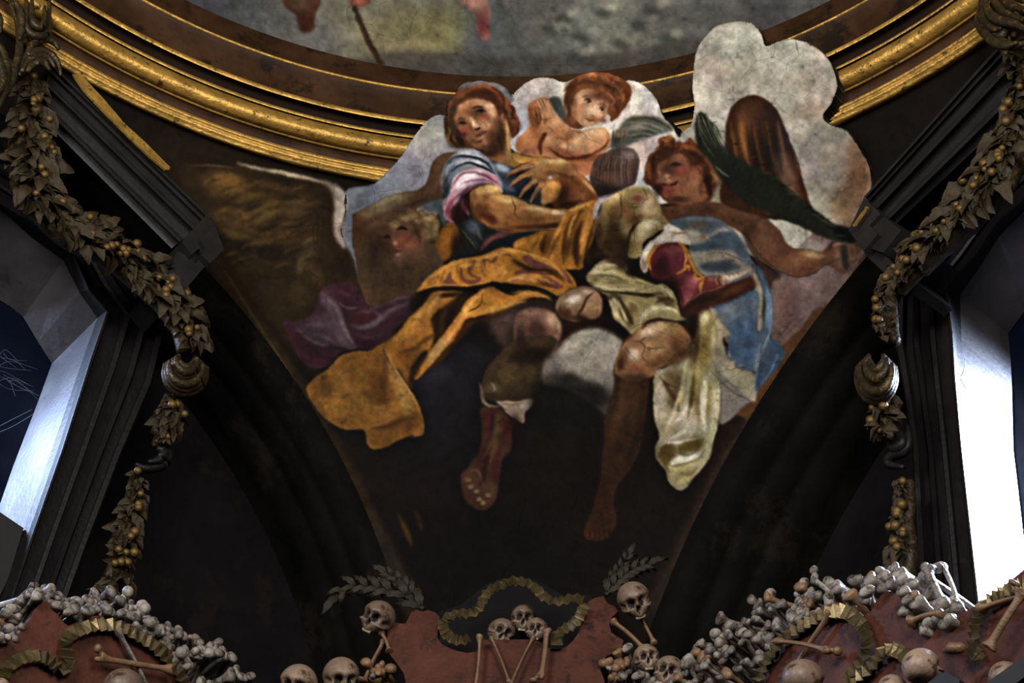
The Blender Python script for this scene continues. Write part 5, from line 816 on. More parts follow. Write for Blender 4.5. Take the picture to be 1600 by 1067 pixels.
for oid,(nm,lab) in PARTS.items():
    s=ow_==oid
    if not s.any(): continue
    us=set(np.unique(f_[s]).tolist()); rm=np.array([r for r in rimset.tolist() if r[0] in us and r[1] in us])
    if len(rm):
        for r in rm.tolist(): pass
        done=set(map(tuple,rm.tolist())); rimset=np.array([r for r in rimset.tolist() if tuple(r) not in done]).reshape(-1,2)
    emit(nm,P_,col_,f_[s],fresco,lab,rim=rm)
P3,c3,f3,o3,e3=vault_grid(np.linspace(PI/2+YAW-.66,PI/2+YAW+.66,900),np.linspace(8.90,9.34,80),lambda x,y,c:(y<1110),True,sphere_r)
emit('painted_ground',P3,c3,f3,fresco,'dark painted ground just under the cornice')
for s0,s1 in ((-1.5,-.66),(.66,1.5)):
    az2=np.linspace(PI/2+YAW+s0,PI/2+YAW+s1,90); z2=np.linspace(zlo,9.34,90)
    P2,c2,f2,o2,e2=vault_grid(az2,z2,lambda x,y,c:(y<1e4),False,sphere_r)
    if len(f2): emit('painted_ground_edge',P2,c2,f2,fresco)
# dome painting above the cornice
dcan,_=finish_canvas(QD,300,1.2)
ZD=H1; RD=4.02*1.0
zz=np.linspace(ZD,ZD+2.6,150); azd=np.linspace(A0,A1,700)
A,Z=np.meshgrid(azd,zz); R=R1+.02-(Z-ZD)**2*.10
Pd=np.stack([CX+R*np.cos(A),CY+R*np.sin(A),Z],-1).reshape(-1,3); pxd,pyd=project(Pd); pyd=np.where(pyd<2,77-np.abs((2-pyd)%150-75),pyd); pxd=pxd%3190; pxd=np.where(pxd>1595,3190-pxd,pxd); cd_=lin(sample(dcan,pxd,pyd))
ids=np.arange(len(zz)*len(azd)).reshape(len(zz),len(azd)); fd=np.stack([ids[:-1,:-1],ids[:-1,1:],ids[1:,1:],ids[1:,:-1]],-1).reshape(-1,4)
emit('ceiling',Pd,cd_,fd,None,'grey cloudy dome painting above the cornice with legs and a staff of painted figures',kind='structure')
# ------------------------------------------------------------------ arch soffits
def soffit(side,n,a,vis):
    T=Vector((0,0,1)).cross(n); rho=math.sqrt(RS*RS-a*a); cols=[]
    for t,dr in [(0,0),(.02,0),(.10,0),(.13,.012),(.30,.012),(.33,.0),(.36,.015),(.52,.015),(.55,.004),(.60,.004),(.63,.016),(.80,.016),(.84,.0),(1.0,0)]:
        cols.append((t,dr))
    ph=[(-1,0)]+[(PI*k/90,1) for k in range(91)]
    rows=[]
    for t,dr in cols:
        row=[]
        for k in range(91):
            p=PI*k/90; row.append(CEN+n*(a+t)+T*((rho-dr)*math.cos(p))+Vector((0,0,HS+(rho-dr)*math.sin(p))))
        row=[row[0]-Vector((0,0,3.5))]+row+[row[-1]-Vector((0,0,3.5))]
        rows.append(row)
    obj('wall_%s_arch_soffit'%side,grid_mesh('soffit',rows),M['soffit'],kind='structure')
soffit('left',NL,AL,0); soffit('right',NR,AR,0)
# ------------------------------------------------------------------ window surrounds
def interp(Aq,Bq,t): return [(a[0]+(b[0]-a[0])*t,a[1]+(b[1]-a[1])*t) for a,b in zip(Aq,Bq)]
def loft(name,n,lines,mt,parent=None,smooth=False,**kw):
    rows=[[on_plane(x,y,n,d) for x,y in pl] for pl,d in lines]
    return obj(name,grid_mesh(name,rows,smooth=smooth),mt,parent,**kw)
WIN={}
WIN['left']=dict(n=NL,a=AL,
 G=px_list('-60,437 -10,463 15,478 36,495 60,535 81,568 60,626 20,730 -20,845 -70,990'),
 R=px_list('-60,290 0,326 49,371 99,407 124,457 152,497 129,562 82,700 37,825 -10,960'),
 A=px_list('-60,283 0,319 60,355 112,394 137,453 165,487 140,560 96,700 47,840 2,972'),
 O=px_list('-60,205 10,245 95,300 165,365 215,430 262,502 238,600 190,710 139,844 88,985'),
 W=px_list('-200,-200 100,-200 300,-100 450,0 600,150 800,400 900,700 900,900 900,1100 700,1400'))
WIN['right']=dict(n=NR,a=AR,
 G=px_list('1720,400 1655,455 1628,470 1600,487 1575,521 1579,560 1581,600 1583,700 1603,870 1630,1060'),
 R=px_list('1700,262 1600,330 1560,371 1532,416 1500,461 1502,530 1508,600 1519,700 1543,926 1560,1080'),
 A=px_list('1700,245 1600,313 1556,352 1523,402 1481,454 1490,520 1494,590 1504,700 1528,915 1545,1075'),
 O=px_list('1640,170 1570,235 1520,310 1462,385 1402,461 1399,540 1410,600 1425,700 1432,862 1440,1060'),
 W=px_list('1700,-300 1500,-200 1300,-50 1150,150 900,300 800,500 750,700 750,900 750,1100 900,1400'))
for side,w_ in WIN.items():
    n,a=w_['n'],w_['a']; dG=a+.85; dR=a+.30; dA=a+.12; dO=a+.14
    root=obj('window_1' if side=='left' else 'window_2',None,kind='structure'); root['label']='tall angular-topped window at the %s with a pale splayed reveal'%side
    loft('window_reveal',n,[(w_['R'],dR),(w_['G'],dG)],M['reveal'],root)
    loft('frame_groove',n,[(w_['A'],dA),(interp(w_['A'],w_['R'],.35),dA+.10),(w_['R'],dR)],M['stucco'],root)
    L=[]
    for t,dz in [(0,.0),(.02,-.025),(.055,-.025),(.075,.02),(.30,.03),(.32,.0),(.40,-.01),(.42,.03),(.58,.04),(.60,.01),(.68,-.02),(.71,.02),(.86,.02),(.88,-.03),(.97,-.04),(1.0,.0)]:
        L.append((interp(w_['A'],w_['O'],t),dA+dz))
    L.append((w_['O'],dO+.06))
    loft('window_frame_moulding',n,L,M['stucco'],root)
    loft('window_pane',n,[(w_['G'],dG+.01),([(x+(-500 if side=='left' else 500),y) for x,y in w_['G']],dG+.01)],M['glass'],root)
    wl=obj('wall_'+side,None,kind='structure')
    back=[on_plane(x,y,n,dO+.05) for x,y in w_['O']]; rows=[back,[p+n*(a+1.0-dO-.05) for p in back],[on_plane(x,y,n,a+1.0) for x,y in w_['W']]]
    obj('wall_surface',grid_mesh('wall_surface',rows,smooth=False),M['wall'],wl)
    # outer side of the splay: a mass of masonry behind the reveal
for nm,pxy in (('left',[(-60,790),(0,800),(37,825),(12,905),(0,930),(-60,1000)]),):
    s=obj('window_sill',prism('window_sill',pxy,NL,AL+.28,.5),M['iron'],bpy.data.objects['window_1'])
# daylight outside the two windows in view
area('window_daylight_left', on_plane(-420,420,NL,AL+1.9), on_plane(62,775,NL,AL+.5), .8, 75, (.66,.77,1), spread=.95)
area('window_daylight_right', on_plane(1960,600,NR,AR+2.0), on_plane(1560,850,NR,AR+.5), .9, 900, (.80,.87,1), spread=1.15)
# ------------------------------------------------------------------ straight mouldings over the windows
def bands(name,n,S0,S1,E0,E1,prof,mt,parent,**kw):   # parallel mouldings from start edge S0-S1 to end edge E0-E1, then returned back to the wall
    L=[]
    for t,d in prof:
        L.append(([(S0[0]+(S1[0]-S0[0])*t,S0[1]+(S1[1]-S0[1])*t),(E0[0]+(E1[0]-E0[0])*t,E0[1]+(E1[1]-E0[1])*t)],d))
    return loft(name,n,L,mt,parent,**kw)
def hood(side,n,a,S0,S1,E0,E1,blocks):
    root=obj('trim_2' if side=='left' else 'trim_3',None,kind='structure'); root['label']='sloping dark stepped moulding above the %s window'%side
    dz=[(0,.5),(0,.0),(.05,.0),(.07,.03),(.16,.035),(.18,.07),(.34,.075),(.36,.045),(.42,.045),(.44,.10),(.70,.12),(.74,.09),(.80,.09),(.83,.15),(1,.18),(1,.6)]
    bands('sloping_moulding',n,S0,S1,E0,E1,[(t,a+z) for t,z in dz],M['moulding'],root)
    for pl,d,th in blocks: 
        o=obj('moulding_end_block',prism('moulding_end_block',px_list(pl),n,a+d,th),M['moulding'],root)
hood('left',NL,AL-.42,(80,98),(60,180),(330,340),(268,388),[('322,336 336,350 330,358 349,390 326,409 311,388 300,398 284,378',-.03,.55),('336,352 350,390 328,412 315,398 322,388 312,374',-.07,.1),('313,388 327,409 285,458 262,430 277,392 296,402',.02,.5),('318,398 326,409 286,456 276,444',-.02,.1)])
hood('right',NR,AR-.42,(1575,55),(1585,175),(1350,307),(1400,350),[('1350,309 1376,334 1358,352 1372,366 1349,392 1326,360',-.03,.55),('1376,334 1408,360 1380,395 1350,384 1328,362 1354,322',.0,.5),('1352,384 1380,394 1406,424 1392,436 1350,396',.04,.45)])
# slim gold fillets wedged between cornice and mouldings
g=obj('gold_fillet',prism('gold_fillet',px_list('114,115 127,117 161,153 195,193 225,220 266,261 265,265 259,265 240,250 208,220 167,179 131,141'),NL,AL-.46,.015),M['gold']); g['label']='slim straight gold strip tapering beside the dark moulding over the left window'; g['category']='moulding'
g=obj('gold_fillet',prism('gold_fillet',px_list('1353,322 1356,323 1334,354 1332,352'),NR,AR-.5,.012),M['gold']); g['label']='short gold sliver at the end of the dark moulding over the right window'; g['category']='moulding'
# ------------------------------------------------------------------ leaf and berry garlands
def leaf_mesh(nm,curl=.4,wid=.38,twist=.3):
    vs=[];n=7
    for i in range(n):
        t=i/(n-1); wv=wid*math.sin(PI*min(1,.12+t*.88))**.7*(1 if i%2 else .8)*(1-.25*t); z=.28*math.sin(t*PI*.9)-curl*t*t
        if i==n-1: wv=.02
        tw=twist*t
        for k,(x,dz) in enumerate(((-1,.10),(-.5,-.04),(0,.05),(.5,-.04),(1,.10))):
            vs.append((x*wv*math.cos(tw),t,z*.6+dz*wv*2.0+x*wv*math.sin(tw)))
    fs=[(i*5+k,i*5+k+1,(i+1)*5+k+1,(i+1)*5+k) for i in range(n-1) for k in range(4)]
    m=new_mesh(nm,vs,fs,True); m.materials.append(M['gilt']); return m
LEAVES=[leaf_mesh('leaf_a'),leaf_mesh('leaf_b',.7,.45,.8),leaf_mesh('leaf_c',.2,.32,-.7),leaf_mesh('leaf_d',1.0,.4,.2)]
mb=MB(); mb.ball((0,0,0),1,8,6); BERRY=mb.mesh('berry'); BERRY.materials.append(M['giltberry'])
def frame_at(n,dirv):
    y=dirv.normalized(); z=-n; z=(z-y*z.dot(y)).normalized(); x=y.cross(z); return Matrix((x,y,z)).transposed()
def garland(label,n,d,path,widths,nleaf,nberry,rr):
    P=[on_plane(x,y,n,d) for x,y in px_list(path)]; P=catmull(P,8); nP=len(P)
    root=thing('leaf_garland',label,'garland',P[0],'gilded leaf garlands beside the windows'); R_=random.Random(rr); loc=root.location
    mb=MB(); Wd=[widths[min(len(widths)-1,int(i/nP*len(widths)))] for i in range(nP)]
    mb.tube([p+n*.04-loc for p in P],[w_*.42 for w_ in Wd],10); st=mb.mesh('garland_core'); obj('garland_core',st,M['gilt'],root)
    nleaf=int(nleaf*1.5)
    for i in range(nleaf):
        u=(i+R_.random()*.8)/nleaf*(nP-1); k=min(int(u),nP-2); p=P[k].lerp(P[k+1],u-k); tan=(P[k+1]-P[k]).normalized(); side=tan.cross(n).normalized(); wv=Wd[k]
        s=R_.uniform(-1,1); dirv=tan*R_.uniform(.3,1)+side*(s*.8+R_.uniform(-.6,.6))-n*R_.uniform(-.1,.5)
        pos=p+side*s*wv*.45-n*(wv*.38*math.sqrt(max(0,1-s*s*.8)))
        o=obj('leaf',LEAVES[R_.randrange(4)],None,root); sc_=wv*R_.uniform(.42,.78)
        o.matrix_local=Matrix.Translation(pos-loc)@frame_at(n,dirv).to_4x4()@Matrix.Rotation(R_.uniform(-.6,.6),4,'Y')@Matrix.Scale(sc_,4)
    for i in range(nberry):
        k=R_.randrange(nP-1); p=P[k]; tan=(P[k+1]-P[k]).normalized(); side=tan.cross(n).normalized(); wv=Wd[k]; s=R_.uniform(-1,1)
        o=obj('berry',BERRY,None,root); o.location=p+side*s*wv*.5-n*wv*.55-loc; o.scale=(R_.uniform(.020,.032),)*3
    return root
def scroll(name,label,n,d,arcs,mt,cat='ornament',r0=.035):
    P0=on_plane(*px_list(arcs[0])[0],n,d); root=MB()
    for i,a in enumerate(arcs):
        P=catmull([on_plane(x,y,n,d-.03*(i%3)) for x,y in px_list(a)],6); k=len(P)
        root.tube([p-P0 for p in P],[r0*(.35+.65*math.sin(PI*min(1,(j+1)/k))) for j in range(k)],8)
    o=obj(name,root.mesh(name),mt,None,label,cat); o.location=P0; return o
# left side
GL=AL-.32
garland('thick gilded garland hanging straight down in the upper left corner',NL,GL,'48,128 44,180 42,235 44,290',[.17,.2,.24,.22],70,14,1)
garland('gilded garland sweeping down over the corner of the left window head',NL,GL,'40,290 75,330 115,365 160,385 205,415 250,455 285,500 298,545',[.2,.2,.2,.2,.21,.19,.16],130,26,2)
garland('small leafy cluster under the ribbed scroll beside the left window',NL,GL+.1,'268,620 262,645 258,668 250,690',[.1,.16,.15,.08],40,7,3)
garland('slender gilded garland hanging behind the left bone heap',NL,GL+.15,'216,745 208,780 198,815 192,850 186,885 172,930 160,960',[.09,.11,.13,.12,.14,.16],80,14,4)
garland('gilded garland hanging down in the upper right corner',NR,AR-.32,'1588,70 1596,140 1590,200 1572,250 1555,290',[.12,.16,.2,.2],70,14,5)
garland('gilded garland sweeping down past the head of the right window',NR,AR-.32,'1560,275 1530,310 1500,345 1465,378 1430,412 1395,450',[.22,.2,.19,.17,.13],110,22,6)
garland('narrow gilded garland drop above the ribbed scroll at the right window',NR,AR-.30,'1392,450 1384,475 1386,505 1390,530',[.1,.1,.09],26,4,7)
garland('small gilded leaf cluster below the ribbed scroll beside the right window',NR,AR-.2,'1392,625 1385,645 1385,665 1378,682',[.1,.15,.14,.08],36,8,8)
garland('slender gilded garland hanging behind the right bone heap',NR,AR-.1,'1413,748 1414,780 1410,815 1414,850 1410,885 1404,905',[.07,.09,.1,.12,.13],70,12,9)
def shell(label,n,d,cx_,cy_,rx,ry,ang,k,mt):
    arcs=[]
    for i in range(k):
        t=i/(k-1); pts=[]
        for j in range(8):
            p=-.2+j/7*(PI+.4); x=math.cos(p)*rx*(1-.62*t); y=math.sin(p)*ry*(1-.55*t)-ry*.55*t
            pts.append('%f,%f'%(cx_+x*math.cos(ang)-y*math.sin(ang),cy_+x*math.sin(ang)+y*math.cos(ang)))
        arcs.append(' '.join(pts))
    return scroll('ribbed_scroll',label,n,d,arcs,mt,'ornament',.03)
shell('ribbed shell scroll ending the garland beside the left window',NL,GL,290,578,34,36,.1,7,M['gilt'])
shell('ribbed shell scroll in the garland beside the right window',NR,AR-.3,1369,582,31,44,.0,8,M['gilt'])
scroll('curled_bracket','small dark curl beside the left window between the leaf clusters',NL,GL+.15,['238,695 258,700 262,715 250,728 228,732 212,725','245,700 255,706 250,718 232,722'],M['stucco'])
scroll('curled_bracket','small dark curl beside the right window below the leaf cluster',NR,AR-.1,['1418,665 1420,690 1412,705 1395,712 1388,725 1412,730','1400,668 1410,690 1402,700 1388,700'],M['stucco'])
# corner acanthus scrolls
scroll('acanthus_scroll','large curling acanthus ornament in the top left corner',NL,AL-.5,['30,118 38,92 58,80 78,84 90,98 95,118','34,112 44,96 60,88 76,92 86,106','42,112 54,98 68,98 78,110','38,100 48,74 66,60 84,66 92,78','-8,62 4,80 10,110 4,150 -8,178','-10,80 0,100 4,126 -4,150','6,150 18,130 24,104 30,80 28,40 14,0','22,0 32,20 34,46 30,62','-12,10 -2,30 0,52','12,92 20,112 14,140','40,-6 42,20 40,40 50,54 66,56 76,46 76,20 78,-6','50,0 50,30 58,42 68,38 70,10','28,64 46,52 62,58 82,52'],M['gilt'],'ornament',.028)
scroll('acanthus_scroll','curling acanthus ornament in the top right corner',NR,AR-.5,['1530,10 1528,34 1540,54 1560,58 1572,48 1566,36 1552,36','1532,0 1536,26 1550,44 1566,44','1538,-6 1546,20 1562,32 1586,38 1606,48','1550,-8 1560,12 1580,24 1606,34','1566,-8 1580,8 1606,18','1534,40 1548,62 1570,72 1590,66','1582,-10 1606,4','1560,60 1580,72 1606,66'],M['gilt'],'ornament',.03)
# ------------------------------------------------------------------ red boards of the ossuary cornice
DBL=AL-.55; DBR=AR-.55; DBC=5.05
PLANES={'L':(NL,DBL),'R':(NR,DBR),'C':(NC,DBC)}
def board(label,key,poly,th=.06):
    n,d=PLANES[key]; me=prism('board',px_list(poly),n,d,th); loc=on_plane(*px_list(poly)[0],n,d); rebase(me,loc)
    o=obj('scalloped_board',me,M['board'],None,label,'board'); o.location=loc
    bv=o.modifiers.new('bevel','BEVEL'); bv.width=.008; bv.segments=2; bv.limit_method='ANGLE'; return o
board('red scalloped board with two rounded crests at the lower left','L','-300,1060 -200,1000 -60,1010 0,998 12,999 24,994 30,988 38,978 45,969 52,956 58,947 66,940 73,939 80,942 88,952 94,964 100,972 107,977 118,972 129,965 143,962 157,961 176,964 194,970 216,981 236,993 254,1004 268,1016 277,1028 285,1042 293,1054 299,1066 310,1110 310,1180 -300,1180')
board('red scalloped central cartouche board with a cut-out middle','C','600,1180 628,1120 636,1075 631,1052 620,1036 609,1022 604,1006 606,988 607,976 614,972 625,974 634,974 638,966 642,957 650,953 661,955 670,953 680,957 687,964 685,974 684,986 684,997 690,1006 702,1012 715,1017 730,1020 744,1018 749,1010 752,999 790,999 832,999 846,1004 852,1010 862,1014 874,1014 886,1010 896,1000 904,988 910,974 915,960 918,940 930,934 943,931 946,938 950,943 960,947 966,955 956,964 952,976 955,988 964,994 974,1000 972,1010 958,1020 947,1026 940,1036 938,1046 944,1062 948,1090 960,1180')
board('red scalloped board with a pointed crest at the lower right','R','1170,1180 1190,1100 1196,1064 1198,1044 1204,1030 1214,1018 1222,1004 1233,990 1243,975 1254,964 1270,955 1286,947 1303,941 1320,942 1337,947 1349,953 1358,961 1363,950 1369,939 1377,930 1387,924 1396,923 1403,928 1408,938 1411,952 1414,968 1419,981 1430,985 1442,982 1458,976 1476,969 1495,962 1510,954 1525,946 1547,932 1570,914 1600,890 1660,850 1760,810 1860,850 1920,1180')
# box front between the V of bones, near-black sheet added for the shade in the aperture
o=obj('aperture_shade_sheet',prism('backing',px_list('672,960 720,945 760,912 800,900 840,906 880,930 925,930 930,1000 900,1030 880,1080 730,1080 680,1030'),NC,DBC+.35,.04),M['edge'],None,'dark oval recess panel behind the central skulls','panel')
# dark sloping bars crossing the lower right corner
o=obj('dark_bar',prism('bar',px_list('1530,1075 1600,1024 1640,1000 1640,1040 1600,1058 1570,1080'),NR,DBR-.25,.04),M['iron'],None,'dark slanting bar in front of the red board at the far lower right','bar')
o=obj('dark_bar',prism('bar',px_list('1440,1075 1466,1052 1478,1050 1500,1062 1494,1080'),NR,DBR-.22,.05),M['iron'],None,'dark wedge between the round skulls at the lower right edge','bar')
# ------------------------------------------------------------------ pleated tin ribbons
def ribbon(label,key,path,width,pleats,dd=-.05,rr=0):
    n,d=PLANES[key]; P=catmull([on_plane(x,y,n,d+dd) for x,y in px_list(path)],8); R_=random.Random(rr)
    L=[0]
    for i in range(1,len(P)): L.append(L[-1]+(P[i]-P[i-1]).length)
    root=thing('pleated_ribbon',label,'ribbon',P[0],'pleated tin ribbons on the red boards'); N=int(pleats*2.6)
    for j in range(N):
        vs=[]
        for jj in (j,j+1):
            s=L[-1]*jj/N; i=0
            while i<len(L)-2 and L[i+1]<s: i+=1
            f=(s-L[i])/max(1e-6,L[i+1]-L[i]); p=P[i].lerp(P[i+1],f); t=(P[min(i+1,len(P)-1)]-P[max(i-1,0)]).normalized(); sd=t.cross(n).normalized()
            zz_=(.013 if jj%2 else -.013); R2_=random.Random(jj*7+rr); wv=width*(.85+.2*R2_.random()); sk=t*(R2_.uniform(-.006,.006))
            p=p+n*zz_
            vs+=[p+sd*wv/2+sk,p-sd*wv/2-sk,p-sd*wv/2-sk+n*.004,p+sd*wv/2+sk+n*.004]
        vs=[v-root.location for v in vs]
        fs=[(0,1,5,4),(7,6,2,3),(0,4,7,3),(1,2,6,5),(0,3,2,1),(4,5,6,7)]
        obj('pleat',new_mesh('pleat',vs,fs,False),M['ribbon'],root)
    return root
ribbon('pleated tin ribbon arched over the crossed bones on the left board','L','92,1048 106,1036 104,1018 103,1002 112,990 128,982 150,976 175,976 195,982 215,992 238,1006 256,1022 272,1040 284,1056 292,1075',.075,18,rr=1)
ribbon('pleated tin ribbon curling at the far lower left edge','L','4,1070 8,1048 22,1034 40,1026 60,1024 78,1032 92,1046',.07,9,rr=2)
ribbon('dark pleated ribbon arching above the central skulls','C','694,972 700,964 716,958 736,958 748,950 756,934 766,922 782,914 800,908 822,910 836,918 848,930 862,938 880,938 896,934 912,938',.065,18,rr=3)
ribbon('pleated ribbon hooked at the left of the central recess','C','690,968 694,984 704,996 720,1000 734,996',.07,6,rr=4)
ribbon('pleated ribbon hooked at the right of the central recess','C','914,944 906,962 896,974 880,984 870,994 870,1010',.07,7,rr=5)
ribbon('pleated ribbon looped round the crossed bones on the right board','R','1182,1064 1190,1044 1202,1024 1220,1002 1240,984 1262,972 1284,960 1306,954 1326,958 1342,972 1352,990 1356,1008 1350,1024 1340,1038 1330,1050 1318,1062',.075,20,rr=6)
ribbon('short pleated ribbon curl in the middle of the right board','R','1330,1062 1350,1050 1364,1036 1376,1020 1392,1014 1408,1020 1416,1030',.07,8,rr=7)
ribbon('pleated ribbon at the far right edge beside the crossed bones','R','1610,908 1590,914 1570,924 1552,934 1536,946 1526,966 1522,990 1520,1012 1530,1030',.07,13,rr=8)
# ------------------------------------------------------------------ bones
def long_bone_mesh(L,shaft,headr,kind,mt,seed):
    R_=random.Random(seed); seg=14; vs=[]; rings=[]
    T=[0,.012,.035,.07,.11,.16,.24,.36,.5,.64,.76,.84,.89,.93,.965,.988,1]
    for t in T:
        e1=math.exp(-((t)/.075)**2); e2=math.exp(-((1-t)/.085)**2)
        cap=1.0
        if t<.035: cap=math.sqrt(max(0,1-((.035-t)/.035)**2))*.72+.28
        if t>.965: cap=math.sqrt(max(0,1-((t-.965)/.035)**2))*.72+.28
        ring=[]
        for k in range(seg):
            p=2*PI*k/seg
            lobe1=(1+.42*abs(math.cos(p))**1.5-.22*math.exp(-((abs(math.sin(p))-1)**2)/.05)*(1 if math.sin(p)>0 else .2))
            lobe2=(1+.30*max(0,math.cos(p))+.18*max(0,-math.cos(p)))
            r=shaft*(1+.10*math.cos(2*p))+(headr-shaft)*(e1*lobe1*.95+e2*lobe2)
            r*=cap*(1+R_.uniform(-.03,.03)); bow=.02*math.sin(PI*t)*L
            zz_=t*L+(headr*.35*abs(math.cos(p))*(-1 if t<.05 else 0))
            ring.append(len(vs)); vs.append((r*math.cos(p)+headr*.25*e2,r*math.sin(p)*(.82)+bow,zz_))
        rings.append(ring)
    fs=[]
    for a,b in zip(rings,rings[1:]): fs+=[(a[k],a[(k+1)%seg],b[(k+1)%seg],b[k]) for k in range(seg)]
    fs+=[tuple(reversed(rings[0])),tuple(rings[-1])]
    m=MB(); m.add(vs,fs)
    if kind=='femur':   # ball head on its neck, and the trochanter
        m.tube([(0,0,L*.955),(headr*1.0,0,L*1.0),(headr*1.7,0,L+headr*.45)],[shaft*1.15,shaft*.95,shaft*.95],10)
        m.ball((headr*1.6,0,L+headr*.5),headr*.85,12,9,ax=(1,.9,.85)); m.ball((-headr*.25,0,L+headr*.05),headr*.72,10,7,ax=(.8,.8,1.1))
    me=m.mesh('long_bone'); me.materials.append(mt); return me
BM=[long_bone_mesh(.40,.0135,.030,'femur',M['bone'],1),long_bone_mesh(.34,.012,.027,'tibia',M['bone'],2),long_bone_mesh(.30,.011,.023,'tibia',M['bone'],3),long_bone_mesh(.38,.013,.029,'femur',M['bone'],4)]
BB=[long_bone_mesh(.40,.013,.028,'femur',M['bonebrown'],5),long_bone_mesh(.34,.0115,.026,'tibia',M['bonebrown'],6)]
def place_axis(o,p,dirv,roll,s=1):
    q=dirv.normalized().to_track_quat('Z','Y').to_matrix().to_4x4(); o.matrix_world=Matrix.Translation(p)@q@Matrix.Rotation(roll,4,'Z')@Matrix.Scale(s,4)
def bone_between(label,key,p0,p1,mesh,dd=-.08,roll=0,thick=1.0,group=None,dd2=None):
    n,d=PLANES[key]; A_=on_plane(*p0,n,d+dd); B_=on_plane(*p1,n,d+(dd if dd2 is None else dd2)); L=(B_-A_).length
    lz=max(v.co.z for v in mesh.vertices)-min(v.co.z for v in mesh.vertices); o=obj('long_bone',mesh,None,None,label,'bone',group)
    s=L/lz; q=(B_-A_).to_track_quat('Z','Y').to_matrix().to_4x4(); o.matrix_world=Matrix.Translation(A_)@q@Matrix.Rotation(roll,4,'Z')@Matrix.Diagonal((thick,thick,s,1)); return o
bone_between('long bone lying nearly level across the left red board','L',(268,1046),(142,1026),BB[0],thick=1.05,roll=1.2)
bone_between('steep long bone crossing behind the level one on the left board','L',(184,986),(236,1085),BM[1],dd=-.05,thick=1.15)
bone_between('ochre bone slanting down across the loop on the right board','R',(1298,958),(1238,1050),BB[1],dd=-.05,thick=1.2)
bone_between('ochre bone lying nearly level across the loop on the right board','R',(1216,1002),(1302,1018),BB[0],dd=-.1,thick=1.15,roll=.4)
bone_between('upper of the two bones meeting at the far right edge','R',(1532,952),(1625,926),BB[1],dd=-.08,thick=1.3)
bone_between('long ochre bone slanting down from the far right edge','R',(1545,1012),(1606,915),BB[0],dd=-.12,thick=1.3,roll=2)
bone_between('pale upright thigh bone leaning at the top of the right heap','R',(1486,958),(1444,878),BM[0],dd=.02,thick=1.35,roll=2.8)
bone_between('second pale thigh bone standing behind the leaning one at the right','R',(1497,945),(1472,882),BM[1],dd=.12,thick=1.2)
bone_between('stubby pale bone sticking up at the left end of the right crest','R',(1300,930),(1268,903),BM[3],dd=.02,thick=1.1,roll=1)
bone_between('brown bone of the V on the central cartouche, far left','C',(741,1085),(750,992),BB[1],dd=-.08,thick=1.2)
bone_between('thin brown bone of the V leaning right on the central cartouche','C',(768,998),(797,1070),BB[1],dd=-.06,thick=.95)
bone_between('thin brown bone of the V leaning left on the central cartouche','C',(834,996),(797,1074),BB[1],dd=-.06,thick=1.0)
bone_between('grey brown bone of the V on the central cartouche, far right','C',(854,984),(844,1066),BB[0],dd=-.09,thick=1.1,roll=2)
bone_between('dark bone standing under the tilted left skull','C',(596,990),(608,1018),BB[1],dd=-.02,thick=1.3)
bone_between('bone slanting down left below the tilted left skull','C',(600,1003),(565,1075),BB[0],dd=.02,thick=1.2)
bone_between('dark bone under the skull at the right shoulder of the cartouche','C',(958,972),(1012,1020),BB[0],dd=.0,thick=1.3)
bone_between('bone hanging from the mouth of the right shoulder skull','C',(984,940),(1024,1008),BB[1],dd=.05,thick=1.2)
def bone_heap(label,key,path,widths,count,group,seed,mats,dsp=(.02,.20),size=1.4,hz=0):
    n,d=PLANES[key]; R_=random.Random(seed); pts=px_list(path); N=len(pts)-1
    for i in range(count):
        u=(i+R_.random())/count*N; k=min(int(u),N-1); f=u-k; x=pts[k][0]+(pts[k+1][0]-pts[k][0])*f; y=pts[k][1]+(pts[k+1][1]-pts[k][1])*f
        dx,dy=pts[k+1][0]-pts[k][0],pts[k+1][1]-pts[k][1]; l=math.hypot(dx,dy); wv=widths[k]+(widths[k+1]-widths[k])*f; o_=R_.uniform(-.5,.5)*wv
        x+=-dy/l*o_; y+=dx/l*o_
        back=(o_/wv+.5)      # 0 top .. 1 bottom of the heap
        dep=d+dsp[1]+(dsp[0]-dsp[1])*back+R_.uniform(-.03,.03)
        p=on_plane(x,y,n,dep); me=mats[R_.randrange(len(mats))]
        frac=i/count; tone='ochre brown ' if me in BB else ''
        where=('at its left end' if frac<.25 else 'left of its middle' if frac<.5 else 'right of its middle' if frac<.75 else 'at its right end') if count>20 else ''
        row=(', upper row' if back<.34 else ', middle row' if back<.67 else ', lower row') if count>20 else ''
        o=obj('long_bone',me,None,None,(tone+label+' '+where+row).strip(),'bone',group)
        dirv=n+Vector((R_.uniform(-.35,.35),R_.uniform(-.3,.3),R_.uniform(-.5,.05)))
        if R_.random()<.5:   # show the other end
            L=max(v.co.z for v in me.vertices); s=size*R_.uniform(.85,1.15); place_axis(o,p+dirv.normalized()*L*s*.9,-dirv,R_.uniform(0,6),s)
        else: place_axis(o,p,dirv,R_.uniform(0,6),size*R_.uniform(.85,1.15))
bone_heap('dark knobbly bone end at the far left behind the red board','L','-10,985 14,968 30,955 34,984 20,1000 6,1010',[34,34,30,22,20,20],9,'bone ends at the far left edge',31,[BM[0],BM[1],BB[0]],(-.02,.10))
bone_heap('bone end along the crests of the left board','L','40,940 52,925 66,926 82,934 96,944 108,956 120,968 132,950',[22,26,24,22,26,28,22,18],26,'bone ends along the left crests',32,[BM[1],BM[1],BM[2],BM[0]],(-.02,.12))
bone_heap('bone end of the left slope heap','L','132,950 160,940 188,950 214,966 240,982 266,998 290,1016 318,1034 350,1052 392,1066',[26,34,34,28,28,38,52,66,66,50],78,'bone ends in the left heap',33,[BM[2],BM[1],BM[2],BM[1],BM[3]],(-.02,.16))
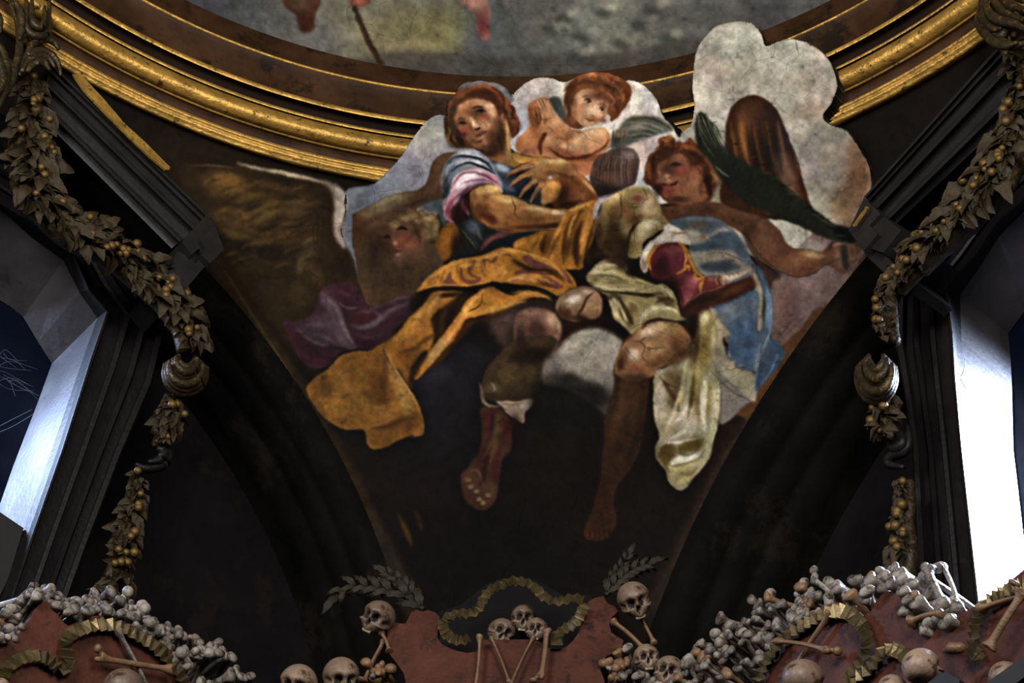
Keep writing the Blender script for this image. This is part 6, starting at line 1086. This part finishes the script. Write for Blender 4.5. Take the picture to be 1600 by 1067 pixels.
bone_heap('bone end of the right slope heap','R','1000,1064 1040,1062 1080,1050 1120,1034 1150,1012 1184,986 1215,965 1250,945 1275,940',[26,42,60,80,88,86,70,48,34],104,'bone ends in the right slope heap',34,[BM[1],BM[1],BM[2],BM[3],BM[2],BB[1]],(-.02,.18))
bone_heap('bone end behind the pointed right crest','R','1290,930 1315,925 1345,918 1375,908 1400,908 1425,908 1445,925 1440,950 1430,968 1460,965 1480,955 1505,950',[24,40,50,30,30,34,44,40,30,30,26,16],52,'bone ends over the right crest',35,[BM[2],BM[1],BM[3],BM[1],BB[1]],(-.04,.18),1.6)
bone_heap('bone end left of the central cartouche','C','588,1030 600,1045 580,1060 610,1065',[30,34,34,30],9,'bone ends left of the cartouche',36,[BB[0],BB[1],BM[1]],(-.03,.05),1.4)
bone_heap('bone end right of the central cartouche','C','972,1010 960,1030 958,1050 975,1065 990,1040',[26,40,46,46,40],15,'bone ends right of the cartouche',37,[BB[0],BB[1],BM[1]],(-.03,.05),1.4)
# ------------------------------------------------------------------ skulls
def skull_meshes():
    nu,nv=56,40; vs=[]; mi=[]; dirs=[]
    for j in range(nv+1):
        th=PI*j/nv
        for i in range(nu):
            ph=2*PI*i/nu; u=Vector((math.sin(th)*math.cos(ph),-math.sin(th)*math.sin(ph),math.cos(th))) # -y is the face
            f=max(0,-u.y); dn=max(0,-u.z)
            r=Vector((u.x*.070,u.y*.090,u.z*.072))
            # face: brow to upper jaw
            if u.z<.15: 
                k=min(1,(.15-u.z)/.9); r.x*=1-.28*k*f; r.z*=1+.42*k*f; r.y*=1-.10*k*f; r.x*=1+.55*max(0,dn-.3)*f
                if u.y>0: r.z*=1-.28*dn*u.y
            g=lambda cx_,cz_,s,q=f: math.exp(-(((u.x-cx_)/s)**2+((u.z-cz_)/s)**2))*(1 if u.y<-.1 else 0)
            a=0
            for sx in (-1,1):
                a+=-.038*min(1,1.7*g(.42*sx,-.10,.22)); a+=.006*g(.42*sx,.16,.22); a+=.008*g(.62*sx,-.42,.18); a+=-.012*math.exp(-(((abs(u.x)-.98)/.2)**2+((u.z+.28)/.2)**2+((u.y+.35)/.3)**2))
            a+=-.030*min(1,1.6*g(0,-.46,.115)); a+=.008*g(0,-.22,.10); a+=.007*g(0,-.80,.26)
            r+=u*a; vs.append(r); dirs.append(u)
    fs=[];m=[]
    for j in range(nv):
        for i in range(nu):
            q=(j*nu+i,j*nu+(i+1)%nu,(j+1)*nu+(i+1)%nu,(j+1)*nu+i); fs.append(q); u=dirs[q[0]]
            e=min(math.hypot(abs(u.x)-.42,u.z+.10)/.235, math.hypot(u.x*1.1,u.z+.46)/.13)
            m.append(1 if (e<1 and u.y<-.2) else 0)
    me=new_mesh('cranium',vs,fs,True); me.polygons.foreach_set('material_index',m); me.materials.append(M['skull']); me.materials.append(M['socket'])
    t=MB()
    for k in range(10):
        a=(k-4.5)*.165; x=math.sin(a)*.026; y=-.028-math.cos(a)*.026; z=-.075
        t.ball((x,y,z),.0048,6,5,ax=(1,.8,1.9))
    tm=t.mesh('teeth'); tm.materials.append(M['tooth'])
    cms=[]
    for sx in (-1,1):
        c=MB(); c.tube([(sx*.036,-.062,-.036),(sx*.050,-.052,-.038),(sx*.058,-.030,-.036),(sx*.060,-.004,-.030)],[.008,.0065,.005,.006],7)
        cm=c.mesh('cheekbone'); cm.materials.append(M['skull']); cms.append(cm)
    return [me,tm]+cms
SKM=skull_meshes()
def skull(label,key,px_,py_,radius_px,yaw,pitch,roll,dd=-.05,dark=False):
    n,d=PLANES[key]; p=on_plane(px_,py_,n,d+dd); root=thing('skull',label,'skull',p)
    s=radius_px*p.dot(fw)/F_PX/.078
    # facing: local -y looks back at the viewer along the horizontal, then turned
    y=(p-Vector((0,0,0))); y.z*=.35; y.normalize(); z=Vector((0,0,1)); x=y.cross(z).normalized(); z=x.cross(y)
    B=Matrix((x,y,z)).transposed().to_4x4()@Matrix.Rotation(math.radians(yaw),4,'Z')@Matrix.Rotation(math.radians(pitch),4,'X')@Matrix.Rotation(math.radians(roll),4,'Y')
    root.matrix_world=Matrix.Translation(p)@B@Matrix.Scale(s,4)
    for nm,me in zip(('cranium','teeth','cheekbone','cheekbone'),SKM): obj(nm,me,None,root)
    return root
skull('tilted skull perched on the left shoulder of the central cartouche','C',592,964,28,-25,10,25)
skull('brown skull perched on the right shoulder of the central cartouche','C',990,935,29,10,25,-25)
skull('small brown skull lying at the left in the central recess','C',783,988,24,15,5,20,dd=.08)
skull('upper dark skull at the back of the central recess','C',818,966,23,0,5,0,dd=.2)
skull('front skull at the right in the central recess','C',838,984,20,-5,0,0,dd=.05)
skull('pale round skull at the bottom edge left of centre, facing right','L',466,1068,33,-15,18,8,dd=.1)
skull('broken-looking brown skull at the bottom edge beside the pale one','L',533,1056,32,15,22,-12,dd=.15)
skull('grey brown skull on the slope right of the cartouche','C',1010,1028,23,5,0,-10,dd=-.05)
skull('pale skull with a bright crown, foot of the right heap','C',1046,1050,27,-5,0,14,dd=-.15)
skull('smooth pale skull crown under the crossed bones on the left board','L',193,1078,36,160,-10,0,dd=-.18)
skull('small pale skull crown at the bottom left corner','L',0,1075,17,160,0,0,dd=-.1)
skull('grey skull crown below the crossed bones on the right board','R',1256,1062,35,150,-10,0,dd=-.18)
skull('large mottled skull crown in the middle of the right board','R',1440,1042,32,150,-20,10,dd=-.2)
skull('low skull crown at the bottom edge of the right board','R',1395,1078,26,160,-10,0,dd=-.22)
skull('grey skull crown by the dark bar at the lower right','R',1572,1060,29,160,-10,0,dd=-.16)
bone_between('stubby dark bone end beside the large mottled skull crown','R',(1494,1012),(1465,1030),BB[0],dd=-.14,thick=1.5,dd2=.2)
bone_between('dark bone under the pointed crest of the right board','R',(1425,972),(1478,958),BB[0],dd=-.05,thick=1.5)
# ------------------------------------------------------------------ dusty acanthus boards
def acanthus(label,key,spine,w0,lobes,dd,flip=1):
    n,d=PLANES[key]; P=catmull([on_plane(x,y,n,d+dd) for x,y in px_list(spine)],8); N=len(P); loc=P[0].copy()
    root=thing('acanthus_leaf',label,'leaf',loc)
    mb=MB(); mb.tube([p-loc for p in P],[.016*(1.1-i/N) for i in range(N)],7); obj('leaf_rib',mb.mesh('leaf_rib'),M['palm'],root)
    m=lobes+2
    for q in range(m*2+1):
        end=(q==m*2); u=(N-2) if end else int((q//2+.35)/m*(N-2)); p=P[u]; tan=(P[min(u+1,N-1)]-P[max(u-1,0)]).normalized(); sd=tan.cross(n).normalized()*(0 if end else (1 if q%2 else -1))
        ax=(tan*1.0+sd*.85).normalized(); ln=w0*(2.1 if end else 2.0-.6*(q//2)/m); wd=ln*.19; cr=ax.cross(n).normalized(); vs=[]
        K=7
        for k in range(K):
            t=k/(K-1); wv=wd*(math.sin(PI*min(.97,.12+t*.86))**.8)*(1+.16*(-1)**k); b=-n*(.035*math.sin(t*PI))+tan*(.25*ln*t*t)
            c=p+ax*ln*t*.85+b-loc
            vs+=[c-cr*wv,c-cr*wv*.5+n*.010,c-n*.012,c+cr*wv*.5+n*.010,c+cr*wv]
        fs=[(a*5+b_,a*5+b_+1,(a+1)*5+b_+1,(a+1)*5+b_) for a in range(K-1) for b_ in range(4)]
        o=obj('leaf_lobe',new_mesh('leaf_lobe',vs,fs,True),M['palm'],root); so=o.modifiers.new('thick','SOLIDIFY'); so.thickness=.008
    return root
acanthus('dusty carved leaf spreading left behind the tilted skull','C','662,952 630,930 600,922 575,918 545,918 528,934',.075,5,.12)
acanthus('smaller dusty carved leaf rising above the larger one at the left','C','655,945 640,925 622,908 604,898',.06,3,.16)
acanthus('carved leaf rising behind the right shoulder skull, upright one','C','948,928 960,905 972,888 984,868',.05,3,.14)
acanthus('carved leaf leaning right behind the right shoulder skull','C','946,930 966,910 988,894 1014,884',.06,4,.10)
# ------------------------------------------------------------------ small things: cobwebs, plaster chip
def cobweb(label,n,d,segs,r=.0022):
    mb=MB(); P0=None
    for s in segs:
        P=[on_plane(x,y,n,d) for x,y in px_list(s)]
        if P0 is None: P0=P[0]
        mb.tube([p-P0 for p in catmull(P,5)],r,4)
    o=obj('cobweb',mb.mesh('cobweb'),M['web'],None,label,'cobweb'); o.location=P0; return o
R_=random.Random(5); segs=['-5,677 22,665 52,647','-5,668 20,655 50,640']
for k in range(14):
    x=R_.uniform(-10,15); y=R_.uniform(545,600); segs.append('%f,%f %f,%f %f,%f'%(x,y,x+R_.uniform(10,25),y+R_.uniform(-8,12),x+R_.uniform(30,62),y+R_.uniform(5,35)))
cobweb('dusty cobwebs strung across the left window pane',NL,AL+.8,segs[2:],.0010)
cobweb('two long cobweb threads low on the left window',NL,AL+.5,segs[:2],.0016)
cobweb('single cobweb thread curling at the right window edge',NR,AR+.2,['1508,560 1506,578 1501,592 1510,608'],.0025)
mb=MB(); mb.ball((0,0,0),.02,10,7,ax=(.9,.5,1.3)); o=obj('plaster_chip',mb.mesh('chip'),M['spotwhite'],None,'pale oval plaster chip on the dark wall left of centre','plaster chip'); o.location=on_plane(460,899,NL,AL+.98)
